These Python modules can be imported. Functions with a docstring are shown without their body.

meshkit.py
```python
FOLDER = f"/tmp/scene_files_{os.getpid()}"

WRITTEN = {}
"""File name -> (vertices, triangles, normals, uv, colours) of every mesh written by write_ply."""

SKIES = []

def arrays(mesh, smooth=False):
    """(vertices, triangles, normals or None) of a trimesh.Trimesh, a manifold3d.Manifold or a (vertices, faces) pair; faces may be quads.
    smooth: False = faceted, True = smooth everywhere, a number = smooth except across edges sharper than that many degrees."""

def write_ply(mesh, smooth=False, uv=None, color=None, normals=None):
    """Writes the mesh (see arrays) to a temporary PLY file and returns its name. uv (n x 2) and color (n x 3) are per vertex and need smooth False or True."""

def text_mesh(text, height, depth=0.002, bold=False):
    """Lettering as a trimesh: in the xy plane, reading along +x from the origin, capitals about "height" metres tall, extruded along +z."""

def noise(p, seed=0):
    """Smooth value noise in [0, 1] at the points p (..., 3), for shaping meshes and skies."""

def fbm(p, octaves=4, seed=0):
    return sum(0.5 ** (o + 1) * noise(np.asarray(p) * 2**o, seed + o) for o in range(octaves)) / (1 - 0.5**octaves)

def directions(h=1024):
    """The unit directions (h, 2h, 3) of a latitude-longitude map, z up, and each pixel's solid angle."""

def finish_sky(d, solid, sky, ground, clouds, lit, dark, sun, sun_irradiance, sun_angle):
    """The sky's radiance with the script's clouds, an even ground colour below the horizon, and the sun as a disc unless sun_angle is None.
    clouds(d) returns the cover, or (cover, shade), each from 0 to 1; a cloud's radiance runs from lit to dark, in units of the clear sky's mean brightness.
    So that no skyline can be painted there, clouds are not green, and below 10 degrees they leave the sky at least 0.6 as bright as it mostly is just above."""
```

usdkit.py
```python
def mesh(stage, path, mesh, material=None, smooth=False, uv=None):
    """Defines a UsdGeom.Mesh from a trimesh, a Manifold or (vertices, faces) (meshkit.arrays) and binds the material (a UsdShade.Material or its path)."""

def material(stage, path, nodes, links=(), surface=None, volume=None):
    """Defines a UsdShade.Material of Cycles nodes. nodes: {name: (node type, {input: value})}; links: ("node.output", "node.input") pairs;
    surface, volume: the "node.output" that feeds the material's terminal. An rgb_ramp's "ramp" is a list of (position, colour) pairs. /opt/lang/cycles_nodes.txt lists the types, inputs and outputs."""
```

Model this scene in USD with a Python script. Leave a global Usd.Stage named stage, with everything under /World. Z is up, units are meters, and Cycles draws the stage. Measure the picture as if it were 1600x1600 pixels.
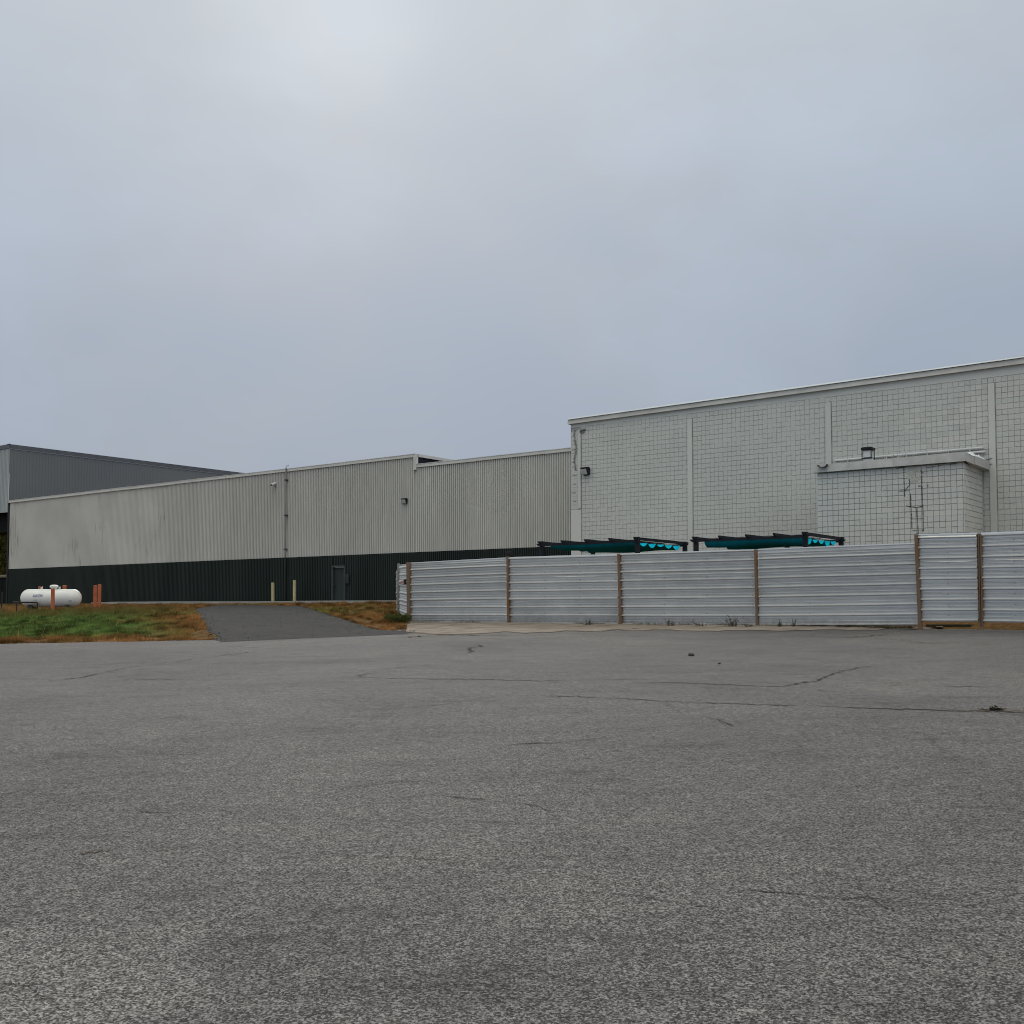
import math, random
import numpy as np
import trimesh, shapely
from shapely.geometry import Polygon
import usdkit, meshkit
from pxr import Usd, UsdGeom, UsdLux, UsdShade, Gf, Sdf, Vt

stage = Usd.Stage.CreateInMemory()
UsdGeom.SetStageUpAxis(stage, UsdGeom.Tokens.z)
UsdGeom.SetStageMetersPerUnit(stage, 1.0)
world = UsdGeom.Xform.Define(stage, '/World')
stage.SetDefaultPrim(world.GetPrim())
UsdGeom.Scope.Define(stage, '/World/Looks')
rng = np.random.default_rng(7)
random.seed(7)

# ------------------------------------------------------------------ camera
FPX, CX, CY, HZ, EYE = 1700.0, 800.0, 870.0, 950.0, 1.6      # measured on the 1600 px photograph
PITCH = math.atan((HZ - CY) / FPX)
cam = UsdGeom.Camera.Define(stage, '/World/camera')
cam.CreateHorizontalApertureAttr(36.0)
cam.CreateVerticalApertureAttr(36.0)
cam.CreateFocalLengthAttr(36.0 * FPX / 1600)
cam.CreateVerticalApertureOffsetAttr((CY - 800) / 1600 * 36)
cam.CreateClippingRangeAttr(Gf.Vec2f(0.1, 3000))
cam.CreateExposureAttr(0.0)
xf = UsdGeom.Xformable(cam)
xf.AddTranslateOp().Set(Gf.Vec3d(0, 0, EYE))
xf.AddRotateXOp().Set(90 + math.degrees(PITCH))

# ------------------------------------------------------------------ sky and sun
SUN_AZ, SUN_EL = math.radians(-8.5), math.radians(29)
dome = UsdLux.DomeLight.Define(stage, '/World/sky')
dome.GetPrim().SetCustomDataByKey('kind', 'structure')
sunv = (math.cos(SUN_EL) * math.sin(SUN_AZ), math.cos(SUN_EL) * math.cos(SUN_AZ), math.sin(SUN_EL))
skymat = usdkit.material(stage, '/World/Looks/sky_look', {
    'tc': ('texture_coordinate', {}),
    'sky': ('sky_texture', {'sky_type': 'single_scattering', 'sun_disc': False, 'sun_elevation': SUN_EL, 'sun_rotation': SUN_AZ, 'aerosol_density': 2.0}),
    'map': ('mapping', {'scale': (1.0, 1.0, 1.5), 'location': (0.9, 0.55, 0.4)}),
    'n1': ('noise_texture', {'scale': 3.0, 'detail': 5.0, 'roughness': 0.5, 'distortion': 0.25}),
    'ramp': ('rgb_ramp', {'ramp': [(0.0, (3.95, 4.8, 6.25)), (0.36, (4.05, 4.87, 6.25)), (0.44, (4.2, 4.98, 6.25)), (0.51, (4.38, 5.1, 6.28)), (0.57, (4.5, 5.3, 6.6)), (0.66, (4.7, 5.55, 6.95)), (0.85, (4.85, 5.7, 7.15)), (1.0, (4.95, 5.8, 7.3))]}),
    'sep': ('separate_xyz', {}),
    'pos': ('math', {'math_type': 'maximum', 'value2': 0.0}),
    'sq': ('math', {'math_type': 'power', 'value2': 1.8}), 'sk': ('math', {'math_type': 'multiply', 'value2': 2.05}),
    'l1': ('math', {'math_type': 'multiply_add', 'value2': 0.0, 'value3': 1.04}),
    'lift': ('math', {'math_type': 'multiply_add', 'value2': 1.0}),
    'dot': ('vector_math', {'math_type': 'dot_product', 'vector2': sunv}),
    'dotc': ('math', {'math_type': 'maximum', 'value2': 0.0}),
    'pw': ('math', {'math_type': 'power', 'value2': 520.0}),
    'pn': ('math', {'math_type': 'multiply'}),
    'glow': ('math', {'math_type': 'multiply_add', 'value2': 0.48}),
    'tint': ('mix_color', {'a': (1, 1, 1), 'b': (1.22, 1.0, 0.62), 'use_clamp': True}),
    'mt': ('mix_color', {'blend_type': 'multiply', 'fac': 1.0, 'use_clamp': False}),
    'mul': ('vector_math', {'math_type': 'scale'}),
    'mix': ('mix_color', {'fac': 0.95, 'use_clamp': False}),
    'bg': ('background_shader', {'strength': 0.07}),
}, [('tc.generated', 'map.vector'), ('map.vector', 'n1.vector'), ('n1.fac', 'ramp.fac'),
    ('tc.generated', 'sep.vector'), ('sep.z', 'pos.value1'), ('pos.value', 'sq.value1'), ('sq.value', 'sk.value1'), ('pos.value', 'l1.value1'),
    ('sk.value', 'lift.value1'), ('l1.value', 'lift.value3'), ('sq.value', 'tint.fac'),
    ('tc.generated', 'dot.vector1'), ('dot.value', 'dotc.value1'), ('dotc.value', 'pw.value1'), ('pw.value', 'pn.value1'), ('n1.fac', 'pn.value2'),
    ('pn.value', 'glow.value1'), ('lift.value', 'glow.value3'), ('ramp.color', 'mt.a'), ('tint.result', 'mt.b'),
    ('mt.result', 'mul.vector1'), ('glow.value', 'mul.scale'), ('sky.color', 'mix.a'), ('mul.vector', 'mix.b'),
    ('mix.result', 'bg.color')], surface='bg.background')
UsdShade.MaterialBindingAPI.Apply(dome.GetPrim()).Bind(skymat)
sun = UsdLux.DistantLight.Define(stage, '/World/sun')
sun.CreateIntensityAttr(0.2)
sun.CreateAngleAttr(25.0)
sun.CreateColorAttr(Gf.Vec3f(1.0, 0.96, 0.9))
sun.GetPrim().CreateAttribute('inputs:normalize', Sdf.ValueTypeNames.Bool).Set(True)
sx = UsdGeom.Xformable(sun)
sx.AddRotateZOp().Set(-math.degrees(SUN_AZ))
sx.AddRotateXOp().Set(-(90 - math.degrees(SUN_EL)))           # light travels from (az, el) towards the ground

# ------------------------------------------------------------------ helpers
TH = math.atan2(1702, 2240)                                    # the walls run along D; N points away from the viewer
D = np.array([math.cos(TH), -math.sin(TH)]); N = np.array([math.sin(TH), math.cos(TH)])
ROT = -math.degrees(TH)
S_WALL, S_BLOCK, S_ANNEX, S_FENCE = 47.4, 42.24, 39.74, 32.9

def ray(px, py):
    a, b = (px - CX) / FPX, (CY - py) / FPX
    c, s = math.cos(PITCH), math.sin(PITCH)
    return np.array([a, c - b * s, s + b * c])

def at_y(px, py, Y):
    r = ray(px, py); k = Y / r[1]
    return np.array([r[0] * k, Y, EYE + r[2] * k])

def at_plane(px, py, s):
    r = ray(px, py); k = s / (N @ r[:2])
    return np.array([r[0] * k, r[1] * k, EYE + r[2] * k])

def tz(px, py, s):                                             # (distance along the wall, height) on the wall plane
    p = at_plane(px, py, s)
    return float(D @ p[:2]), float(p[2])

def W(t, s, z=0.0):
    q = D * t + N * s
    return np.array([q[0], q[1], z])

EBU = np.array([-3.0, -0.47, -0.27, -0.21, -0.16, -0.1])
EBY = np.array([33.0, 33.2, 33.2, 34.0, 36.5, 43.5])
EPU = np.array([-3.0, -0.47, -0.27, -0.2, -0.106, -0.068])
EPY = np.array([33.0, 33.2, 33.2, 33.6, 35.2, 37.0])

def edge_bank(u):
    f = (S_FENCE + 0.3) / np.maximum(N[1] + N[0] * u, 0.3)
    return np.where(u < -0.1, np.interp(u, EBU, EBY), f)

def edge_pave(u):
    f = (S_FENCE + 0.25) / np.maximum(N[1] + N[0] * u, 0.3)
    k = np.clip((u + 0.068) / 0.02, 0, 1)
    return np.where(u < -0.068, np.interp(u, EPU, EPY), 37.0 * (1 - k) + f * k)

def H(x, y):                                                   # height of the ground
    x, y = np.asarray(x, float), np.asarray(y, float)
    s = N[0] * x + N[1] * y
    z = 0.0298 * np.minimum(s, S_WALL)
    yy = np.maximum(y, 4.0); u = np.clip(x / yy, -1.2, 1.2)
    E = edge_bank(u); Wd = np.clip(S_WALL / np.maximum(N[1] + N[0] * u, 0.35), None, 125.0)
    t = np.clip((y - E) / np.maximum(Wd - E, 4), 0, 1)
    z = z + 0.56 * (1 - (1 - t) ** 3)
    p = np.stack([x * 0.14, y * 0.14, 0 * x + 3.3], -1)
    z = z + 0.05 * (meshkit.noise(p, 3) - 0.5) * np.clip((np.hypot(x, y) - 3) / 6, 0, 1)
    return z

def h1(x, y):
    return float(H(np.array([x]), np.array([y]))[0])

def at_ground(px, py):
    r = ray(px, py); k = 3.0; last = k
    while k < 140:
        if EYE + r[2] * k < h1(r[0] * k, r[1] * k): break
        last = k; k *= 1.01
    a, b = last, k
    for _ in range(24):
        m = (a + b) / 2
        if EYE + r[2] * m < h1(r[0] * m, r[1] * m): b = m
        else: a = m
    return np.array([r[0] * b, r[1] * b, EYE + r[2] * b])

USED = {}
def numbered(parent, name):
    k = (parent, name); USED[k] = USED.get(k, -1) + 1
    return f'{parent}/{name}' if USED[k] == 0 else f'{parent}/{name}_{USED[k]:03d}'

def meta(prim, label=None, cat=None, group=None, kind=None):
    for k, v in (('label', label), ('category', cat), ('group', group), ('kind', kind)):
        if v: prim.SetCustomDataByKey(k, v)
    return prim

def thing(name, label=None, cat=None, loc=(0, 0, 0), rotz=0.0, group=None, kind=None):
    path = numbered('/World', name)
    x = UsdGeom.Xform.Define(stage, path)
    x.AddTranslateOp().Set(Gf.Vec3d(*map(float, loc)))
    if rotz: x.AddRotateZOp().Set(float(rotz))
    meta(x.GetPrim(), label, cat, group, kind)
    return path

class MB:
    """Collects shapes that become one mesh."""
    def __init__(self): self.v, self.f, self.n = [], [], 0
    def add(self, v, f):
        v = np.asarray(v, float); f = np.asarray(f, int)
        if f.shape[1] == 4: f = np.vstack([f[:, [0, 1, 2]], f[:, [0, 2, 3]]])
        self.v.append(v); self.f.append(f + self.n); self.n += len(v); return self
    def tm(self, m, loc=(0, 0, 0)): return self.add(np.asarray(m.vertices) + np.asarray(loc, float), m.faces)
    def box(self, x0, x1, y0, y1, z0, z1):
        v = [(x, y, z) for z in (z0, z1) for y in (y0, y1) for x in (x0, x1)]
        return self.add(v, [(0, 2, 3, 1), (4, 5, 7, 6), (0, 1, 5, 4), (2, 6, 7, 3), (0, 4, 6, 2), (1, 3, 7, 5)])
    def bev(self, x0, x1, y0, y1, z0, z1, r=0.01):                # box with chamfered edges
        pts = []
        for ix, x in enumerate((x0, x1)):
            for iy, y in enumerate((y0, y1)):
                for iz, z in enumerate((z0, z1)):
                    sx_, sy_, sz_ = (1 - 2 * ix) * r, (1 - 2 * iy) * r, (1 - 2 * iz) * r
                    pts += [(x + sx_, y + sy_, z), (x + sx_, y, z + sz_), (x, y + sy_, z + sz_)]
        return self.tm(trimesh.convex.convex_hull(np.array(pts)))
    def tube(self, pts, r, n=10, r2=None, caps=True):
        pts = np.asarray(pts, float); m = len(pts)
        rr = np.linspace(r, r if r2 is None else r2, m)
        tang = np.gradient(pts, axis=0) if m > 2 else np.repeat([pts[1] - pts[0]], 2, 0)
        vs = []
        for k in range(m):
            t = tang[k] / (np.linalg.norm(tang[k]) + 1e-12)
            a = np.cross(t, [0, 0, 1.0]); a = a if np.linalg.norm(a) > 1e-3 else np.cross(t, [1.0, 0, 0]); a /= np.linalg.norm(a)
            b = np.cross(t, a); ang = np.arange(n) / n * 2 * np.pi
            vs.append(pts[k] + rr[k] * (np.cos(ang)[:, None] * a + np.sin(ang)[:, None] * b))
        f = []
        for k in range(m - 1):
            for j in range(n):
                f.append((k * n + j, k * n + (j + 1) % n, (k + 1) * n + (j + 1) % n, (k + 1) * n + j))
        v = np.vstack(vs); self.add(v, f)
        if caps:
            for k, q in ((0, pts[0]), (m - 1, pts[-1])):
                ring = vs[k]; self.add(np.vstack([ring, [q]]), [(j, (j + 1) % n, n) for j in range(n)])
        return self
    def hull(self, pts): return self.tm(trimesh.convex.convex_hull(np.asarray(pts, float)))
    def get(self): return np.vstack(self.v), np.vstack(self.f)
    def build(self, name, mat, parent='/World', label=None, cat=None, group=None, kind=None, smooth=False, col=None):
        v, f = self.get(); path = numbered(parent, name)
        m = usdkit.mesh(stage, path, (v, f), mat, smooth=smooth)
        if col is not None:
            UsdGeom.PrimvarsAPI(m).CreatePrimvar('col', Sdf.ValueTypeNames.Color3fArray, 'vertex').Set(Vt.Vec3fArray.FromNumpy(np.asarray(col, np.float32)))
        m.CreateDoubleSidedAttr(True)
        meta(m.GetPrim(), label, cat, group, kind)
        return path

# ------------------------------------------------------------------ materials
MATS = {}
def mat(name, nodes, links, surface='p.BSDF'):
    MATS[name] = usdkit.material(stage, '/World/Looks/' + name, nodes, links, surface=surface); return MATS[name]

def paint(name, c1, c2, rough=0.6, scale=0.6, spec=0.4, metallic=0.0, stretch=(1, 1, 1), bump=0.0, bscale=60, detail=5.0, lo=0.35, hi=0.65, fine=0.0, fstretch=False, mud=0.0):
    """Two tones in a noise pattern plus a finer grain: paint, metal, wood, stone."""
    nodes = {'g': ('geometry', {}), 'map': ('mapping', {'scale': stretch}),
             'n': ('noise_texture', {'scale': scale, 'detail': detail, 'roughness': 0.6}),
             'r': ('rgb_ramp', {'ramp': [(lo, c1), (hi, c2)]}),
             'n2': ('noise_texture', {'scale': bscale, 'detail': 3.0}),
             'p': ('principled_bsdf', {'roughness': rough, 'specular_ior_level': spec, 'metallic': metallic})}
    links = [('g.position', 'map.vector'), ('map.vector', 'n.vector'), ('n.fac', 'r.fac'), ('g.position', 'n2.vector')]
    src = 'r.color'
    if fine:
        nodes['fr'] = ('rgb_ramp', {'ramp': [(0.3, (1 - fine,) * 3), (0.7, (1 + 0 * fine,) * 3)]})
        nodes['fm'] = ('mix_color', {'blend_type': 'multiply', 'fac': 1.0, 'use_clamp': False})
        links += [('n2.fac', 'fr.fac'), (src, 'fm.a'), ('fr.color', 'fm.b')]; src = 'fm.result'
    if fstretch: links = [('map.vector', 'n2.vector') if l == ('g.position', 'n2.vector') else l for l in links]
    if mud:                                                     # splashed earth on the lowest part of the sheets
        nodes.update({'sz': ('separate_xyz', {}), 'mz': ('map_range', {'from_min': 1.0, 'from_max': 1.0 + mud, 'to_min': 0.62, 'to_max': 0.0, 'clamp': True}),
                      'mn': ('noise_texture', {'scale': 5.0, 'detail': 5.0, 'roughness': 0.7}), 'ma': ('math', {'math_type': 'multiply'}), 'mb': ('map_range', {'from_min': 0.12, 'from_max': 0.45, 'to_min': 0.0, 'to_max': 0.75, 'clamp': True}),
                      'mm': ('mix_color', {'b': (0.17, 0.13, 0.09)})})
        links += [('g.position', 'sz.vector'), ('sz.z', 'mz.value'), ('g.position', 'mn.vector'), ('mz.result', 'ma.value1'), ('mn.fac', 'ma.value2'), ('ma.value', 'mb.value'), ('mb.result', 'mm.fac'), (src, 'mm.a')]; src = 'mm.result'
    links.append((src, 'p.base_color'))
    if bump:
        nodes['b'] = ('bump', {'strength': 0.6, 'distance': bump}); links += [('n2.fac', 'b.height'), ('b.normal', 'p.normal')]
    return mat(name, nodes, links)

paint('warehouse_paint', (0.50, 0.485, 0.445), (0.58, 0.565, 0.52), 0.55, 0.35, stretch=(1, 1, 0.12), fine=0.13, bscale=5, fstretch=True)
paint('warehouse_trim', (0.52, 0.51, 0.48), (0.6, 0.59, 0.55), 0.5, 0.8)
paint('dark_cladding', (0.0145, 0.022, 0.019), (0.025, 0.034, 0.030), 0.6, 0.5, stretch=(1, 1, 0.15), spec=0.18)
paint('door_paint', (0.02, 0.028, 0.026), (0.027, 0.035, 0.033), 0.5, 0.8, spec=0.2)
paint('navy_panel', (0.008, 0.010, 0.016), (0.014, 0.017, 0.026), 0.7, 0.6, spec=0.12)
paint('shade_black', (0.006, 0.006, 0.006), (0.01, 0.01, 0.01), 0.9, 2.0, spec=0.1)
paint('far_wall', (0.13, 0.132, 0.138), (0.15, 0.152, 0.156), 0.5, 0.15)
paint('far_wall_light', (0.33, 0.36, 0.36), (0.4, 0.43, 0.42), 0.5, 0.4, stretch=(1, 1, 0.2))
paint('hall_trim', (0.07, 0.075, 0.085), (0.1, 0.105, 0.115), 0.5, 2.0)
paint('door_frame', (0.035, 0.04, 0.038), (0.05, 0.055, 0.053), 0.5, 2.0)
paint('roofing', (0.12, 0.12, 0.12), (0.2, 0.2, 0.2), 0.9, 0.5)
paint('block_paint', (0.525, 0.522, 0.485), (0.595, 0.588, 0.545), 0.7, 0.22, bump=0.004, bscale=14, fine=0.13)
paint('block_paint_warm', (0.54, 0.53, 0.488), (0.61, 0.596, 0.548), 0.7, 0.3, bump=0.004, bscale=40, fine=0.1)
paint('block_paint_cool', (0.505, 0.51, 0.476), (0.575, 0.574, 0.535), 0.7, 0.3, bump=0.004, bscale=40, fine=0.1)
paint('smooth_paint', (0.535, 0.53, 0.492), (0.59, 0.582, 0.54), 0.6, 0.3, bump=0.002, bscale=30)
paint('joint_shade_mortar', (0.19, 0.195, 0.18), (0.46, 0.465, 0.43), 0.9, 1.3)  # mortar grey darkened so the colour carries the shadow in the joints
paint('annex_shade_mortar', (0.17, 0.17, 0.155), (0.36, 0.36, 0.335), 0.9, 1.6)  # annex mortar, likewise darkened with the joint shadow in its colour
paint('rough_mortar', (0.13, 0.13, 0.12), (0.3, 0.3, 0.28), 0.95, 9.0)
paint('crack_mortar', (0.04, 0.045, 0.042), (0.1, 0.1, 0.095), 0.9, 6.0)
paint('patch_plaster', (0.42, 0.42, 0.36), (0.5, 0.49, 0.43), 0.9, 4.0, bump=0.01, bscale=25)
paint('fascia_metal', (0.46, 0.44, 0.40), (0.6, 0.575, 0.53), 0.45, 0.9, stretch=(1, 1, 3))
paint('coping_metal', (0.6, 0.62, 0.64), (0.72, 0.74, 0.76), 0.35, 0.7)
paint('dark_edge', (0.03, 0.032, 0.04), (0.05, 0.052, 0.06), 0.6, 2.0)
paint('annex_metal', (0.36, 0.355, 0.335), (0.47, 0.46, 0.435), 0.45, 2.5)
paint('white_pipe', (0.6, 0.61, 0.6), (0.7, 0.7, 0.68), 0.4, 3.0)
paint('lamp_black', (0.008, 0.008, 0.009), (0.014, 0.014, 0.015), 0.5, 2.0, spec=0.2)
paint('lamp_lens', (0.42, 0.43, 0.42), (0.5, 0.51, 0.5), 0.2, 3.0, spec=0.6)
paint('conduit_grey', (0.19, 0.185, 0.17), (0.25, 0.245, 0.225), 0.5, 3.0)
paint('fence_metal', (0.72, 0.725, 0.71), (0.78, 0.782, 0.765), 0.36, 0.5, metallic=0.6, stretch=(0.6, 0.6, 0.6), fine=0.05, bscale=3, mud=0.5)
paint('fence_metal_dull', (0.67, 0.675, 0.66), (0.74, 0.742, 0.725), 0.4, 0.5, metallic=0.55, stretch=(0.6, 0.6, 0.6), fine=0.05, bscale=3, mud=0.5)
paint('fence_metal_worn', (0.64, 0.645, 0.635), (0.75, 0.752, 0.735), 0.38, 0.9, metallic=0.55, stretch=(0.8, 0.8, 0.8), fine=0.08, bscale=3, mud=0.5)
paint('rusty_post', (0.19, 0.145, 0.11), (0.21, 0.105, 0.045), 0.85, 2.0, bump=0.01, bscale=60, fine=0.3, stretch=(1, 1, 0.8))
paint('pergola_frame', (0.010, 0.012, 0.016), (0.016, 0.018, 0.023), 0.6, 4.0, spec=0.15)
paint('orange_paint', (0.42, 0.10, 0.035), (0.5, 0.15, 0.07), 0.75, 4.0, fine=0.25, bscale=18)
paint('cream_paint', (0.44, 0.36, 0.18), (0.53, 0.46, 0.27), 0.6, 5.0, fine=0.15, bscale=20)
paint('tank_white', (0.72, 0.70, 0.66), (0.8, 0.785, 0.745), 0.35, 1.2, spec=0.5, fine=0.06, bscale=4)
paint('tank_ink', (0.02, 0.025, 0.18), (0.04, 0.05, 0.25), 0.5, 8.0)
paint('faded_ink', (0.3, 0.31, 0.36), (0.4, 0.41, 0.46), 0.6, 8.0)
paint('black_steel', (0.008, 0.008, 0.008), (0.02, 0.018, 0.016), 0.5, 6.0)
paint('bin_green', (0.008, 0.012, 0.010), (0.013, 0.018, 0.015), 0.7, 2.0, spec=0.15)
paint('tan_lid', (0.14, 0.12, 0.085), (0.2, 0.17, 0.12), 0.7, 3.0)
paint('concrete', (0.26, 0.25, 0.23), (0.36, 0.35, 0.33), 0.9, 1.2, fine=0.2, bscale=12)
paint('sign_white', (0.5, 0.49, 0.47), (0.6, 0.58, 0.56), 0.5, 6.0)
paint('sign_red', (0.28, 0.12, 0.1), (0.36, 0.18, 0.15), 0.5, 6.0)
paint('stone_dark', (0.03, 0.028, 0.026), (0.07, 0.065, 0.06), 0.9, 14.0)
paint('bark', (0.06, 0.045, 0.03), (0.1, 0.08, 0.06), 0.95, 6.0)
paint('crack_fill', (0.018, 0.017, 0.016), (0.05, 0.047, 0.043), 0.95, 1.7)
paint('crack_rust', (0.075, 0.04, 0.018), (0.16, 0.11, 0.07), 0.95, 1.3)
paint('pale_edge', (0.17, 0.168, 0.16), (0.24, 0.235, 0.225), 0.95, 5.0, fine=0.35, bscale=70)

# painted cladding with dark vertical rust streaks in places (worn paint on the far end of the long wall)
mat('streaked_paint', {
    'g': ('geometry', {}), 'tc': ('texture_coordinate', {}),
    'n': ('noise_texture', {'scale': 0.35, 'detail': 5.0}), 'r': ('rgb_ramp', {'ramp': [(0.35, (0.50, 0.485, 0.445)), (0.65, (0.58, 0.565, 0.52))]}),
    'm2': ('mapping', {'scale': (1.0, 1.0, 0.07)}),
    'n2': ('noise_texture', {'scale': 8.0, 'detail': 4.0, 'roughness': 0.7}),
    'n3': ('noise_texture', {'scale': 0.22, 'detail': 2.0}),
    'a': ('math', {'math_type': 'multiply'}),
    'r2': ('rgb_ramp', {'ramp': [(0.31, (0, 0, 0)), (0.36, (0.28, 0.28, 0.28)), (0.43, (0.6, 0.6, 0.6))]}),
    'mx': ('mix_color', {'b': (0.075, 0.07, 0.06)}), 'p': ('principled_bsdf', {'roughness': 0.6})},
    [('g.position', 'n.vector'), ('n.fac', 'r.fac'), ('g.position', 'm2.vector'), ('m2.vector', 'n2.vector'), ('g.position', 'n3.vector'),
     ('n2.fac', 'a.value1'), ('n3.fac', 'a.value2'), ('a.value', 'r2.fac'), ('r2.color', 'mx.fac'), ('r.color', 'mx.a'), ('mx.result', 'p.base_color')])

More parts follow.
